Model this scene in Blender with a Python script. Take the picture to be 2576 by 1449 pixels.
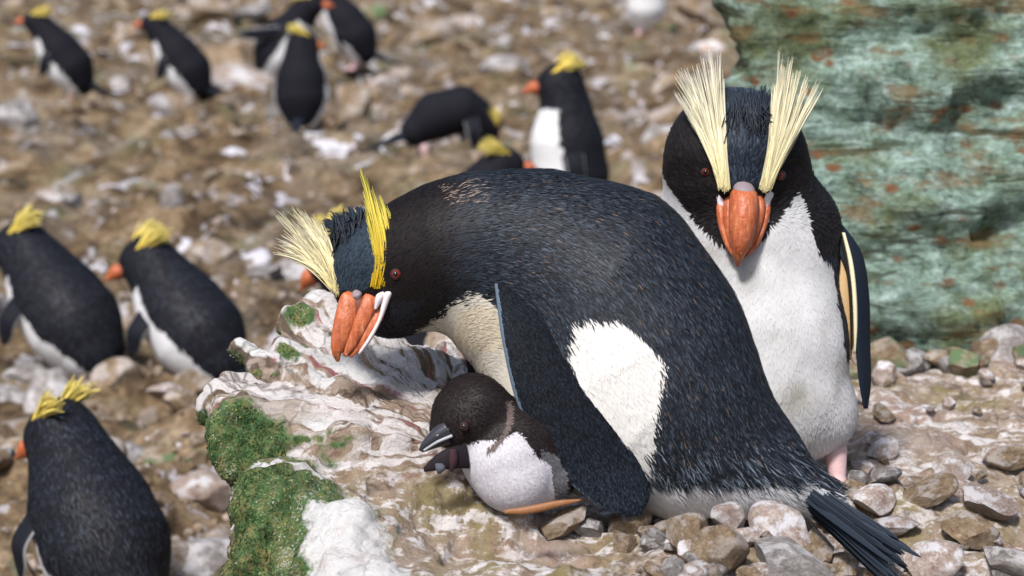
import bpy, math, random
import numpy as np
from mathutils import Vector, Matrix

for o in list(bpy.data.objects): bpy.data.objects.remove(o, do_unlink=True)
sc = bpy.context.scene
col = sc.collection
random.seed(7); RNG = np.random.default_rng(7)

# ------------------------------------------------------------------ camera
PITCH = math.radians(11.75); CAMH = 1.45; FPX = 5438.0      # focal length in pixels of a 2576 wide frame
cam_d = bpy.data.cameras.new('camera'); cam = bpy.data.objects.new('camera', cam_d); col.objects.link(cam)
cam.location = (0, 0, CAMH); cam.rotation_euler = (math.pi/2 - PITCH, 0, 0)
cam_d.sensor_width = 36; cam_d.lens = 36*FPX/2576; cam_d.clip_end = 500; cam_d.clip_start = 0.05
cam_d.dof.use_dof = True; cam_d.dof.focus_distance = 2.98; cam_d.dof.aperture_fstop = 4.8
sc.camera = cam
# ------------------------------------------------------------------ light
SUN_EL, SUN_AZ = math.radians(54), math.radians(204)        # azimuth clockwise from +Y: high, behind the camera
w = bpy.data.worlds.new('World'); sc.world = w; w.use_nodes = True
nt = w.node_tree; nt.nodes.clear()
sky = nt.nodes.new('ShaderNodeTexSky'); sky.sky_type = 'NISHITA'; sky.sun_disc = False
sky.sun_elevation = SUN_EL; sky.sun_rotation = SUN_AZ; sky.dust_density = 3.0; sky.air_density = 1.0
bg = nt.nodes.new('ShaderNodeBackground'); bg.inputs[1].default_value = 0.095
out = nt.nodes.new('ShaderNodeOutputWorld')
nt.links.new(sky.outputs[0], bg.inputs[0]); nt.links.new(bg.outputs[0], out.inputs[0])
sl = bpy.data.lights.new('sun', 'SUN'); so = bpy.data.objects.new('sun', sl); col.objects.link(so)
sl.energy = 3.3; sl.angle = math.radians(9); sl.color = (1, .975, .945)
sd = Vector((math.sin(SUN_AZ)*math.cos(SUN_EL), math.cos(SUN_AZ)*math.cos(SUN_EL), math.sin(SUN_EL)))
so.rotation_euler = (-sd).to_track_quat('-Z', 'Y').to_euler(); so.location = sd*10
sc.render.engine = 'CYCLES'
sc.view_settings.view_transform = 'Standard'; sc.view_settings.look = 'None'
sc.view_settings.exposure = 0.4; sc.view_settings.gamma = 1
sc.view_settings.use_curve_mapping = False

# ------------------------------------------------------------------ helpers: pixels to places
CR = np.array([1., 0, 0]); CU = np.array([0, math.sin(PITCH), math.cos(PITCH)]); CF = np.array([0, math.cos(PITCH), -math.sin(PITCH)])
CP = np.array([0, 0, CAMH])
def W(px, py, d): return CP + d*(CF + CR*(px-1288)/FPX + CU*(724.5-py)/FPX)
def G(px, py, z=0.0):
    r = CF + CR*(px-1288)/FPX + CU*(724.5-py)/FPX
    return CP + r*((z-CAMH)/r[2])

# ------------------------------------------------------------------ helpers: noise
def _h(i, j, k, s):
    n = (i*374761393 + j*668265263 + k*2147483647*3 + s*1274126177) & 0xffffffff
    n = ((n ^ (n >> 13))*1274126177) & 0xffffffff
    return ((n ^ (n >> 16)) & 0xffff)/65535.0
def noise(P, s=0):
    P = np.asarray(P, float); i0 = np.floor(P).astype(np.int64); f = P-i0; f = f*f*(3-2*f)
    r = 0
    for a in (0, 1):
        for b in (0, 1):
            for c in (0, 1):
                wt = (f[:, 0] if a else 1-f[:, 0])*(f[:, 1] if b else 1-f[:, 1])*(f[:, 2] if c else 1-f[:, 2])
                r = r+wt*_h(i0[:, 0]+a, i0[:, 1]+b, i0[:, 2]+c, s)
    return r*2-1
def fbm(P, oct=4, s=0):
    r = 0; a = 1
    P = np.asarray(P, float)
    for o in range(oct): r = r+a*noise(P*(2**o)+o*17.3, s+o); a *= .5
    return r

# ------------------------------------------------------------------ helpers: implicit surfaces
def surface_nets(f, org, h):
    s = f < 0
    c = [s[a:s.shape[0]-1+a, b:s.shape[1]-1+b, g:s.shape[2]-1+g] for a in (0, 1) for b in (0, 1) for g in (0, 1)]
    cnt = sum(x.astype(np.int8) for x in c)
    act = (cnt > 0) & (cnt < 8)
    I = np.argwhere(act)
    offs = np.array([(a, b, g) for a in (0, 1) for b in (0, 1) for g in (0, 1)])
    val = np.stack([f[I[:, 0]+o[0], I[:, 1]+o[1], I[:, 2]+o[2]] for o in offs], 1)
    acc = np.zeros((len(I), 3)); n = np.zeros(len(I))
    for a in range(8):
        for b in range(a+1, 8):
            if np.abs(offs[a]-offs[b]).sum() != 1: continue
            va, vb = val[:, a], val[:, b]; m = (va < 0) != (vb < 0)
            t = np.where(m, va/np.where(va == vb, 1, va-vb), 0)
            acc += np.where(m[:, None], offs[a]+t[:, None]*(offs[b]-offs[a]), 0); n += m
    V = org+h*(I+acc/n[:, None])
    idx = -np.ones(act.shape, np.int64); idx[act] = np.arange(len(I))
    F = []
    for ax in range(3):
        u, v = [(1, 2), (2, 0), (0, 1)][ax]
        sl0 = [slice(None)]*3; sl1 = [slice(None)]*3; sl0[ax] = slice(0, -1); sl1[ax] = slice(1, None)
        a, b = s[tuple(sl0)], s[tuple(sl1)]
        E = np.argwhere(a != b)
        ok = np.ones(len(E), bool)
        for q in (u, v): ok &= (E[:, q] > 0) & (E[:, q] < f.shape[q]-1)
        E = E[ok]
        flip = a[E[:, 0], E[:, 1], E[:, 2]]
        def at(du, dv):
            X = E.copy(); X[:, u] += du; X[:, v] += dv
            return idx[X[:, 0], X[:, 1], X[:, 2]]
        q = np.stack([at(-1, -1), at(0, -1), at(0, 0), at(-1, 0)], 1)
        q = np.where(flip[:, None], q, q[:, ::-1])
        F.append(q)
    return V, np.concatenate(F)

class SDF:
    """smooth union of round cones a,b with radii; coordinates may be squashed along z by zs"""
    def __init__(self, k): self.p = []; self.k = k
    def cone(self, a, ra, b, rb, k=None): self.p.append((np.array(a, float), ra, np.array(b, float), rb, k or self.k)); return self
    def ball(self, a, r, k=None): return self.cone(a, r, a, r, k)
    def bounds(self, pad):
        lo = np.min([np.minimum(a-ra, b-rb) for a, ra, b, rb, k in self.p], 0)-pad
        hi = np.max([np.maximum(a+ra, b+rb) for a, ra, b, rb, k in self.p], 0)+pad
        return lo, hi
    def mesh(self, h, scale=(1, 1, 1), extra=None, lohi=None):
        scale = np.array(scale, float)
        lo, hi = lohi if lohi else self.bounds(h*3)
        N = np.ceil((hi-lo)/h).astype(int)+1
        ax = [(lo[i]+h*np.arange(N[i])).astype(np.float32) for i in range(3)]
        X, Y, Z = np.meshgrid(*ax, indexing='ij')
        d = None
        for a, ra, b, rb, k in self.p:
            ab = (b-a).astype(np.float32); L = float(ab@ab)
            if L > 1e-12:
                t = np.clip(((X-a[0])*ab[0]+(Y-a[1])*ab[1]+(Z-a[2])*ab[2])/L, 0, 1)
            else: t = np.float32(0)
            e = np.sqrt((X-a[0]-t*ab[0])**2+(Y-a[1]-t*ab[1])**2+(Z-a[2]-t*ab[2])**2)-(ra+t*(rb-ra))
            if d is None: d = e
            else:
                hh = np.maximum(k-np.abs(d-e), 0)/k
                d = np.minimum(d, e)-hh*hh*k*.25
        if extra is not None: d = extra(d, X, Y, Z)
        V, F = surface_nets(d, lo, h)
        return V*scale, F

# ------------------------------------------------------------------ helpers: meshes and objects
def mesh(name, V, faces, mat, cols=None, smooth=True, attrs=None):
    """faces: list of (n,k) int arrays"""
    me = bpy.data.meshes.new(name)
    faces = [np.asarray(f, np.int32) for f in (faces if isinstance(faces, list) else [faces])]
    nl = sum(f.size for f in faces); npoly = sum(len(f) for f in faces)
    V = np.asarray(V, np.float32)
    me.vertices.add(len(V)); me.vertices.foreach_set('co', V.ravel())
    me.loops.add(nl); me.loops.foreach_set('vertex_index', np.concatenate([f.ravel() for f in faces]))
    st = []; o = 0
    for f in faces: st.append(o+np.arange(len(f))*f.shape[1]); o += f.size
    me.polygons.add(npoly); me.polygons.foreach_set('loop_start', np.concatenate(st).astype(np.int32))
    me.polygons.foreach_set('use_smooth', np.full(npoly, smooth))
    me.update(calc_edges=True); me.validate()
    if cols is not None:
        at = me.color_attributes.new('Col', 'FLOAT_COLOR', 'POINT')
        at.data.foreach_set('color', np.concatenate([cols, np.ones((len(V), 1))], 1).astype(np.float32).ravel())
    for k, v in (attrs or {}).items():
        at = me.attributes.new(k, 'FLOAT', 'POINT'); at.data.foreach_set('value', np.asarray(v, np.float32))
    me.materials.append(mat)
    return me
def link(name, data, parent=None, loc=(0, 0, 0)):
    o = bpy.data.objects.new(name, data); col.objects.link(o); o.location = loc
    if parent: o.parent = parent
    return o
def tag(o, label=None, cat=None, group=None, kind=None):
    if label: o['label'] = label
    if cat: o['category'] = cat
    if group: o['group'] = group
    if kind: o['kind'] = kind
    return o
def normals(V, F):
    a = V[F[:, 2]]-V[F[:, 0]]; b = V[F[:, 3 if F.shape[1] == 4 else 1]]-V[F[:, 1 if F.shape[1] == 4 else 0]]
    n = np.cross(a, b) if F.shape[1] == 4 else np.cross(b, a)
    N = np.zeros_like(V)
    for k in range(F.shape[1]): np.add.at(N, F[:, k], n)
    return N/(np.linalg.norm(N, axis=1, keepdims=True)+1e-12)
def inpoly(x, y, poly):
    r = np.zeros(len(x), bool); n = len(poly)
    for i in range(n):
        x1, y1 = poly[i]; x2, y2 = poly[(i+1) % n]
        c = ((y1 > y) != (y2 > y)) & (x < (x2-x1)*(y-y1)/((y2-y1) or 1e-9)+x1)
        r ^= c
    return r
def spline(P, n):
    P = np.asarray(P, float); m = len(P)
    Q = np.vstack([2*P[0]-P[1], P, 2*P[-1]-P[-2]])
    r = []
    for t in np.linspace(0, m-1, n):
        i = min(int(t), m-2); f = t-i; a, b, c, d = Q[i:i+4]
        r.append(.5*((2*b)+(c-a)*f+(2*a-5*b+4*c-d)*f*f+(3*b-a-3*c+d)*f**3))
    return np.array(r)
def loft(ctr, A, B, n=24, m=12):
    """closed tube along ctr with half axes A and B (vectors per control point)"""
    c = spline(ctr, n); a = spline(A, n); b = spline(B, n)
    th = np.linspace(0, 2*math.pi, m, endpoint=False)
    V = (c[:, None]+a[:, None]*np.cos(th)[None, :, None]+b[:, None]*np.sin(th)[None, :, None]).reshape(-1, 3)
    F = []
    for i in range(n-1):
        for j in range(m):
            F.append((i*m+j, i*m+(j+1) % m, (i+1)*m+(j+1) % m, (i+1)*m+j))
    V = np.vstack([V, c[0], c[-1]])
    T = [((j+1) % m, j, n*m) for j in range(m)]+[((n-1)*m+j, (n-1)*m+(j+1) % m, n*m+1) for j in range(m)]
    return V, [np.array(F), np.array(T)]
def strands(curves, r0, cols, seg=9, tipr=.12):
    """thin 3-sided tapering tubes; curves (n,3 control points,3); cols (n,2,3) base and tip colour"""
    C = np.asarray(curves, float); n = len(C); t = np.linspace(0, 1, seg)[None, :, None]
    a, b, c = C[:, None, 0], C[:, None, 1], C[:, None, 2]
    P = (1-t)**2*a+2*t*(1-t)*b+t*t*c
    T = np.gradient(P, axis=1); T /= np.linalg.norm(T, axis=2, keepdims=True)+1e-12
    ref = np.array([.31, .87, .38]); S = np.cross(T, ref); S /= np.linalg.norm(S, axis=2, keepdims=True)+1e-12
    U = np.cross(T, S)
    prof = (np.sin(np.linspace(.35, math.pi*.97, seg))**.6)[None, :, None]*np.broadcast_to(np.asarray(r0, float).reshape(-1, 1, 1), (n, 1, 1))
    V = np.stack([P+prof*(S*math.cos(q)+U*math.sin(q)) for q in (0, 2.094, 4.189)], 2)
    K = (np.asarray(cols)[:, None, 0]*(1-t)+np.asarray(cols)[:, None, 1]*t)
    K = np.repeat(K[:, :, None], 3, 2)
    idx = np.arange(n*seg*3).reshape(n, seg, 3)
    F = [np.stack([idx[:, :-1, j], idx[:, :-1, (j+1) % 3], idx[:, 1:, (j+1) % 3], idx[:, 1:, j]], -1).reshape(-1, 4) for j in range(3)]
    return V.reshape(-1, 3), np.concatenate(F), K.reshape(-1, 3)
def plumage(V, F, n, L, Wd, lift, flow, colfn, lenfn=None, jit=.25, liftfn=None):
    """small pointed feathers lying on a surface; returns V, [quads, tris], colours"""
    tri = np.concatenate([F[:, [0, 1, 2]], F[:, [0, 2, 3]]])
    a, b, c = V[tri[:, 0]], V[tri[:, 1]], V[tri[:, 2]]
    N = np.cross(b-a, c-a); ar = np.linalg.norm(N, axis=1); N /= ar[:, None]+1e-12
    k = RNG.choice(len(tri), n, p=ar/ar.sum())
    u, v = RNG.random(n), RNG.random(n); m = u+v > 1; u[m] = 1-u[m]; v[m] = 1-v[m]
    p = a[k]+u[:, None]*(b[k]-a[k])+v[:, None]*(c[k]-a[k]); nr = N[k]
    t = flow(p); t = t+jit*RNG.normal(size=(n, 3))*np.linalg.norm(t, axis=1, keepdims=True)*.6
    t -= nr*(t*nr).sum(1, keepdims=True); t /= np.linalg.norm(t, axis=1, keepdims=True)+1e-9
    s = np.cross(nr, t)
    ln = L*(.6+.8*RNG.random(n))
    if lenfn is not None: ln = ln*lenfn(p)
    ln = ln[:, None]; wd = (Wd*(.7+.6*RNG.random(n)))[:, None]; lf = lift*ln*(.5+RNG.random((n, 1)))
    base, tip = colfn(p, RNG)
    if liftfn is not None: lf = lf*liftfn(base)[:, None]
    v0 = p-.15*ln*t-s*wd*.35-nr*.1*lf; v1 = p-.15*ln*t+s*wd*.35-nr*.1*lf
    v2 = p+.5*ln*t+s*wd*.5+nr*.75*lf; v3 = p+.5*ln*t-s*wd*.5+nr*.75*lf; v4 = p+ln*t+nr*lf
    VV = np.stack([v0, v1, v2, v3, v4], 1).reshape(-1, 3)
    i = np.arange(n)[:, None]*5
    K = np.stack([base, base, .5*(base+tip), .5*(base+tip), tip], 1).reshape(-1, 3)
    return VV, [i+np.array([[0, 1, 2, 3]]), i+np.array([[3, 2, 4]])], K

# ------------------------------------------------------------------ helpers: materials
def mat(name, rough=.6, spec=.4, color=None, attr=False, bump=None, sheen=0, build=None, sub=0):
    m = bpy.data.materials.new(name); m.use_nodes = True; n = m.node_tree.nodes; l = m.node_tree.links
    b = n['Principled BSDF']; b.inputs['Roughness'].default_value = rough; b.inputs['Specular IOR Level'].default_value = spec
    if sheen: b.inputs['Sheen Weight'].default_value = sheen
    if color: b.inputs['Base Color'].default_value = (*color, 1)
    if attr:
        a = n.new('ShaderNodeAttribute'); a.attribute_name = 'Col'; l.new(a.outputs['Color'], b.inputs['Base Color'])
    if bump:
        sc_, st, di = bump
        t = n.new('ShaderNodeTexNoise'); t.inputs['Scale'].default_value = sc_; t.inputs['Detail'].default_value = 6
        g = n.new('ShaderNodeNewGeometry'); l.new(g.outputs['Position'], t.inputs['Vector'])
        u = n.new('ShaderNodeBump'); u.inputs['Strength'].default_value = st; u.inputs['Distance'].default_value = di
        l.new(t.outputs['Fac'], u.inputs['Height']); l.new(u.outputs['Normal'], b.inputs['Normal'])
    if build: build(m, n, l, b)
    return m
class NB:
    """short node builder"""
    def __init__(self, n, l): self.n = n; self.l = l; g = n.new('ShaderNodeNewGeometry'); self.pos = g.outputs['Position']; self.nor = g.outputs['Normal']
    def noise(self, scale, detail=5, vec=None, rough=.6, dist=0):
        t = self.n.new('ShaderNodeTexNoise'); t.inputs['Scale'].default_value = scale; t.inputs['Detail'].default_value = detail
        t.inputs['Roughness'].default_value = rough; t.inputs['Distortion'].default_value = dist
        self.l.new(vec or self.pos, t.inputs['Vector']); return t.outputs['Fac']
    def voro(self, scale, feature='F1', vec=None, outp='Distance'):
        t = self.n.new('ShaderNodeTexVoronoi'); t.inputs['Scale'].default_value = scale; t.feature = feature
        self.l.new(vec or self.pos, t.inputs['Vector']); return t.outputs[outp]
    def ramp(self, fac, stops):
        r = self.n.new('ShaderNodeValToRGB'); self.l.new(fac, r.inputs[0]); e = r.color_ramp.elements
        while len(e) < len(stops): e.new(.5)
        for i, (p, c) in enumerate(stops): e[i].position = p; e[i].color = (*((c,)*3 if not isinstance(c, tuple) else c), 1)
        return r.outputs[0]
    def mix(self, f, a, b, mode='MIX'):
        m = self.n.new('ShaderNodeMix'); m.data_type = 'RGBA'; m.blend_type = mode
        for s, v in ((0, f), (6, a), (7, b)):
            if isinstance(v, (int, float)): m.inputs[s].default_value = v
            elif isinstance(v, tuple): m.inputs[s].default_value = (*v, 1)
            else: self.l.new(v, m.inputs[s])
        return m.outputs[2]
    def math(self, op, a, b=None, c=None):
        m = self.n.new('ShaderNodeMath'); m.operation = op
        for s, v in enumerate((a, b, c)):
            if v is None: continue
            if isinstance(v, (int, float)): m.inputs[s].default_value = v
            else: self.l.new(v, m.inputs[s])
        return m.outputs[0]
    def attr(self, name):
        a = self.n.new('ShaderNodeAttribute'); a.attribute_name = name; return a.outputs['Fac']
    def sep(self, v):
        s = self.n.new('ShaderNodeSeparateXYZ'); self.l.new(v, s.inputs[0]); return s.outputs
    def comb(self, x, y, z):
        s = self.n.new('ShaderNodeCombineXYZ')
        for i, v in enumerate((x, y, z)):
            if isinstance(v, (int, float)): s.inputs[i].default_value = v
            else: self.l.new(v, s.inputs[i])
        return s.outputs[0]
    def vmul(self, v, k):
        s = self.n.new('ShaderNodeVectorMath'); s.operation = 'MULTIPLY'; self.l.new(v, s.inputs[0]); s.inputs[1].default_value = k; return s.outputs[0]
    def bump(self, h, st, di, b, prev=None):
        u = self.n.new('ShaderNodeBump'); u.inputs['Strength'].default_value = st; u.inputs['Distance'].default_value = di
        self.l.new(h, u.inputs['Height'])
        if prev: self.l.new(prev, u.inputs['Normal'])
        self.l.new(u.outputs['Normal'], b.inputs['Normal']); return u.outputs['Normal']

M_body = mat('plumage_skin', .7, .12, attr=True, bump=(180, .4, .003))
M_feather = mat('feather', .55, .22, attr=True)
M_crest = mat('crest_feather', .55, .3, attr=True)
M_far = mat('penguin_plumage', .75, .10, attr=True, bump=(160, .4, .004))
def _bill(m, n, l, b):
    k = NB(n, l); f = k.noise(90, 4); g = k.noise(30, 3)
    c = k.ramp(k.noise(75, 8, k.vmul(k.pos, (3., 1., .4)), .72), [(.3, (.17, .045, .022)), (.44, (.42, .095, .035)), (.58, (.52, .15, .055)), (.70, (.62, .33, .20))])
    c = k.mix(k.ramp(g, [(.5, 0.), (.75, .5)]), c, (.55, .2, .13)); l.new(c, b.inputs['Base Color'])
    k.bump(f, .6, .004, b)
M_bill = mat('bill_horn', .42, .4, build=_bill)
M_groove = mat('bill_groove', .55, .3, color=(.15, .036, .016))
M_gape = mat('gape_skin', .45, .4, color=(.72, .64, .66))
M_nub = mat('bill_base_skin', .6, .3, color=(.27, .22, .24), bump=(200, .5, .003))
M_eye = mat('iris', .15, .5, color=(.17, .02, .012)); M_pupil = mat('pupil', .08, .8, color=(.004, .004, .004))
M_lid = mat('eye_rim', .5, .3, color=(.045, .02, .02))
M_flip = mat('flipper_skin', .65, .08, attr=True, bump=(260, .25, .002))
M_foot = mat('foot_skin', .55, .4, color=(.62, .42, .42), bump=(90, .5, .004))
M_cbill = mat('chick_bill', .35, .5, color=(.035, .035, .045)); M_cline = mat('chick_bill_edge', .4, .4, color=(.4, .42, .45))

def rock_mat(name, stops, guano=.5, green=0., scale=1., objrand=True):
    def bd(m, n, l, b):
        k = NB(n, l)
        tc = n.new('ShaderNodeTexCoord').outputs['Object']
        oi = n.new('ShaderNodeObjectInfo').outputs['Random']
        v = n.new('ShaderNodeVectorMath'); l.new(tc, v.inputs[0])
        cx = k.comb(k.math('MULTIPLY', oi, 37.), k.math('MULTIPLY', oi, 91.), 0.); l.new(cx, v.inputs[1]); vec = v.outputs[0]
        f = k.noise(1.9*scale, 8, vec, .7); c = k.ramp(f, stops)
        c = k.mix(.55, c, k.ramp(k.noise(9*scale, 7, vec, .7), [(.3, (.12, .1, .09)), (.7, (.85, .82, .78))]), 'OVERLAY')
        gz = k.sep(k.nor)[2]
        gm = k.math('MULTIPLY', k.ramp(k.noise(1.5*scale, 7, vec, .65), [(.48, 0.), (.57, 1.)]), k.ramp(gz, [(.0, .25), (.6, 1.)]))
        c = k.mix(k.math('MULTIPLY', gm, guano), c, (.72, .70, .72))
        if green: c = k.mix(k.math('MULTIPLY', k.ramp(k.noise(1.2*scale, 5, vec), [(.48, 0.), (.6, 1.)]), green), c, (.12, .19, .09))
        c = k.mix(1., c, k.ramp(oi, [(0., .72), (1., 1.15)]), 'MULTIPLY')
        l.new(c, b.inputs['Base Color'])
        p = k.bump(k.noise(16*scale, 8, vec, .7), .7, .006, b); k.bump(f, .6, .012, b, p)
    return mat(name, .85, .2, build=bd)
TAN = [(.25, (.10, .066, .042)), (.5, (.25, .185, .12)), (.75, (.43, .345, .26))]
GRY = [(.25, (.10, .093, .088)), (.5, (.25, .235, .23)), (.75, (.44, .42, .43))]
PNK = [(.25, (.22, .14, .12)), (.5, (.43, .35, .31)), (.75, (.62, .55, .52))]
M_tan = rock_mat('tan_stone', TAN, .35); M_gry = rock_mat('grey_stone', GRY, .5); M_wht = rock_mat('whitewashed_stone', PNK, 1.)
M_grn = rock_mat('mossy_stone', TAN, .2, 1.)

# ------------------------------------------------------------------ the ground
def ground_h(x, y):
    P = np.stack([x, y, np.zeros_like(x)], 1)
    far = np.clip((y-2.5)/3, 0, 1)
    z = .07*fbm(P*1.7, 3, 3)+.10*np.abs(fbm(P*np.array([2.6, 3.6, 1]), 5, 9))*far
    t = P*np.array([5.5, 7.5, 1]); z = z+.05*np.maximum(fbm(t, 3, 21), 0)
    return z-.06
def gh(x, y): return float(ground_h(np.array([x]), np.array([y]))[0])
ys = np.concatenate([np.arange(2.2, 12, .028), np.arange(12, 19.5, .05), np.geomspace(19.6, 160, 70)])
xs = np.concatenate([-np.geomspace(4.2, 90, 40)[::-1], np.arange(-4.17, 4.17, .03), np.geomspace(4.2, 90, 40)])
GX, GY = np.meshgrid(xs, ys); gx, gy = GX.ravel(), GY.ravel()
gz = ground_h(gx, gy)+np.clip(gy-19, 0, 200)*.12
nx, ny = len(xs), len(ys); ii = np.arange(nx*ny).reshape(ny, nx)
GF = np.stack([ii[:-1, :-1], ii[:-1, 1:], ii[1:, 1:], ii[1:, :-1]], -1).reshape(-1, 4)
def _ground(m, n, l, b):
    k = NB(n, l)
    st = k.vmul(k.pos, (1., .8, 1.6))
    f = k.noise(5.5, 8, st, .65, .4)
    c = k.ramp(f, [(.34, (.022, .015, .010)), (.44, (.085, .058, .035)), (.54, (.18, .128, .075)), (.66, (.31, .245, .175))])
    c = k.mix(k.ramp(k.noise(1.6, 5, st), [(.5, 0.), (.62, .55)]), c, (.17, .15, .125))
    c = k.mix(k.ramp(k.noise(2.3, 6, k.vmul(k.pos, (1.3, .9, 1))), [(.52, 0.), (.66, .45)]), c, (.13, .15, .085))
    c = k.mix(.8, c, k.ramp(k.noise(40, 8, None, .7), [(.3, (.16, .15, .15)), (.7, (.86, .84, .82))]), 'OVERLAY')
    w1 = k.ramp(k.noise(6.5, 7, k.vmul(k.pos, (1., .7, 1.)), .6, .8), [(.575, 0.), (.61, 1.)])
    w2 = k.ramp(k.noise(1.3, 3), [(.4, .1), (.6, 1.)])
    c = k.mix(k.math('MULTIPLY', w1, w2), c, (.62, .61, .67))
    l.new(c, b.inputs['Base Color'])
    p = k.bump(k.noise(60, 7), .7, .012, b); k.bump(f, .7, .05, b, p)
M_ground = mat('scree', .9, .15, build=_ground)
tag(link('ground', mesh('ground', np.stack([gx, gy, gz], 1), GF, M_ground)), kind='structure')

# ------------------------------------------------------------------ the nesting ledge
def floor_z(X, Y):
    d = Y*math.cos(PITCH)*1.0+.19                            # depth along the view at ledge height, close enough
    sm = lambda t: np.clip(t, 0, 1)**2*(3-2*np.clip(t, 0, 1))
    return CAMH-(.905+np.minimum(.12*(d-2.75), .085)+.085*sm((X-.30)/.16)*sm((3.12-Y)/.16))
S = SDF(.045)
def lump(p, r, q=None, r2=None, k=None):
    a = W(*p); b = W(*(q or p)); S.cone(a, r, b, r2 or r, k)
lump((722, 1290, 2.86), .074, (705, 1720, 2.86), .084)
lump((835, 1385, 2.79), .055, (820, 1720, 2.76), .08)
lump((915, 1520, 2.67), .05, (880, 1720, 2.64), .07)
lump((850, 1385, 2.785), .05, (925, 1515, 2.67), .048)
lump((632, 1092, 3.0), .058, (880, 1160, 2.95), .055)
RIDGES = [((560, 1012, 3.03), .030, (1010, 1150, 2.93), .03), ((580, 965, 3.06), .022, (1020, 1132, 2.95), .026), ((622, 892, 3.10), .021, (1035, 1115, 2.98), .026),
          ((702, 925, 3.13), .022, (1050, 1092, 3.01), .026), ((722, 868, 3.16), .022, (1070, 1072, 3.04), .026), ((745, 806, 3.2), .027, (1085, 1052, 3.07), .026),
          ((795, 788, 3.24), .026, (1100, 1032, 3.10), .026), ((862, 815, 3.27), .026, (1120, 1012, 3.13), .026), ((930, 845, 3.29), .026, (1150, 995, 3.15), .026),
          ((1000, 875, 3.31), .026, (1180, 988, 3.18), .026), ((1070, 895, 3.33), .026, (1210, 988, 3.2), .026)]
for a_, ra_, b_, rb_ in RIDGES: lump(a_, ra_, b_, rb_, .016)
lump((980, 1160, 2.96), .045, (1080, 1350, 2.86), .03)
lump((1040, 1130, 2.99), .045, (1200, 1345, 2.87), .03)
lump((1110, 1100, 3.03), .05, (1300, 1330, 2.9), .03)
lump((900, 1190, 2.93), .045, (980, 1360, 2.82), .03)
lump((690, 1020, 3.16), .05, (1060, 1165, 3.05), .06)
lump((850, 930, 3.28), .06, (1130, 1090, 3.18), .07)
lump((800, 1180, 3.10), .11, (800, 1750, 3.1), .16)
lump((1000, 1230, 3.1), .11, (1000, 1750, 3.1), .2)
EDGE_A, EDGE_B = W(800, 1300, 2.80), W(950, 1460, 2.58)
ed = (EDGE_B-EDGE_A)[:2]; ed /= np.linalg.norm(ed); en = np.array([ed[1], -ed[0]])
if en[0] > 0: en = -en
lo = np.array([-.52, 2.05, .0]); hi = np.array([1.25, 4.75, .80])
def floor_extra(d, X, Y, Z):
    P2 = np.stack([X[:, :, 0].ravel(), Y[:, :, 0].ravel(), np.zeros(X.shape[0]*X.shape[1])], 1)
    bumpy = (.012*fbm(P2*9, 4, 5)+.02*fbm(P2*3, 2, 8)).reshape(X.shape[:2])[:, :, None].astype(np.float32)
    rim = .05*np.exp(-(((X+.12)/.14)**2))*np.clip((Y-2.75)/.3, 0, 1)
    f = Z-(floor_z(X, Y)+bumpy+rim)
    e = (X-EDGE_A[0])*en[0]+(Y-EDGE_A[1])*en[1]
    e2 = -(X+.17)+.0*Y
    back = Y-(4.6+.3*np.sin(X*3))
    k = .06
    def smax(a, b):
        hh = np.maximum(k-np.abs(a-b), 0)/k; return np.maximum(a, b)+hh*hh*k*.25
    f = smax(smax(smax(f, e), e2), back)
    hh = np.maximum(.06-np.abs(d-f), 0)/.06
    return np.minimum(d, f)-hh*hh*.015
LV, LF = S.mesh(.0075, extra=floor_extra, lohi=(lo, hi))
LN = normals(LV, LF)
NEST = W(1190, 1165, 2.93)
rel = LV-NEST; ang = np.arctan2(rel[:, 1]*1.0, rel[:, 0]); rad = np.hypot(rel[:, 0], rel[:, 1])
pol = np.stack([np.abs(ang)*11, rad*5, 0*rad], 1)
ridge = fbm(pol, 3, 31)
left = np.clip((-.02-LV[:, 0]+.0)/.12, 0, 1)*np.clip((LN[:, 2]+.2)/.6, 0, 1)
LV = LV+LN*(.009*ridge*left+(.011+.008*np.clip((-.16-LV[:, 0])/.05, 0, 1)*np.clip(1-LN[:, 2], 0, 1))*fbm(LV*np.array([14, 14, 9]), 4, 2)+.0065*fbm(LV*45, 2, 4)+.006*np.abs(fbm(LV*np.array([30, 30, 22]), 2, 14)))[:, None]
LN = normals(LV, LF)
moss = .75*np.clip((.30-LN[:, 2])/.3, 0, 1)*np.clip((-.15-LV[:, 0])/.05, 0, 1)
for p, r, k_ in (((585, 1100, 2.95), .055, 1), ((650, 1130, 2.93), .05, .9), ((650, 1270, 2.8), .10, 1), ((735, 1240, 2.79), .07, .9), ((770, 1330, 2.74), .075, 1), ((700, 1450, 2.75), .14, 1), ((742, 772, 3.17), .032, 1), ((735, 890, 3.14), .028, .8), ((830, 1140, 2.92), .05, .55)):
    moss = np.maximum(moss, k_*np.clip(1.6-np.linalg.norm(LV-W(*p), axis=1)/r, 0, 1))
fan_ = np.zeros(len(LV))
for a_, ra_, b_, rb_ in RIDGES:
    A_, B_ = W(*a_), W(*b_); ab = B_-A_; t = np.clip(((LV-A_)@ab)/(ab@ab), 0, 1); fan_ = np.maximum(fan_, np.clip(2.6-np.linalg.norm(LV-A_-t[:, None]*ab, axis=1)/.028, 0, 1))
white = np.zeros(len(LV))
def streak(A, B, r, k_=1.):
    global white
    ab = B-A; t = np.clip(((LV-A)@ab)/(ab@ab), 0, 1); white = np.maximum(white, k_*np.clip(1.7-np.linalg.norm(LV-A-t[:, None]*ab, axis=1)/r, 0, 1))
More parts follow.
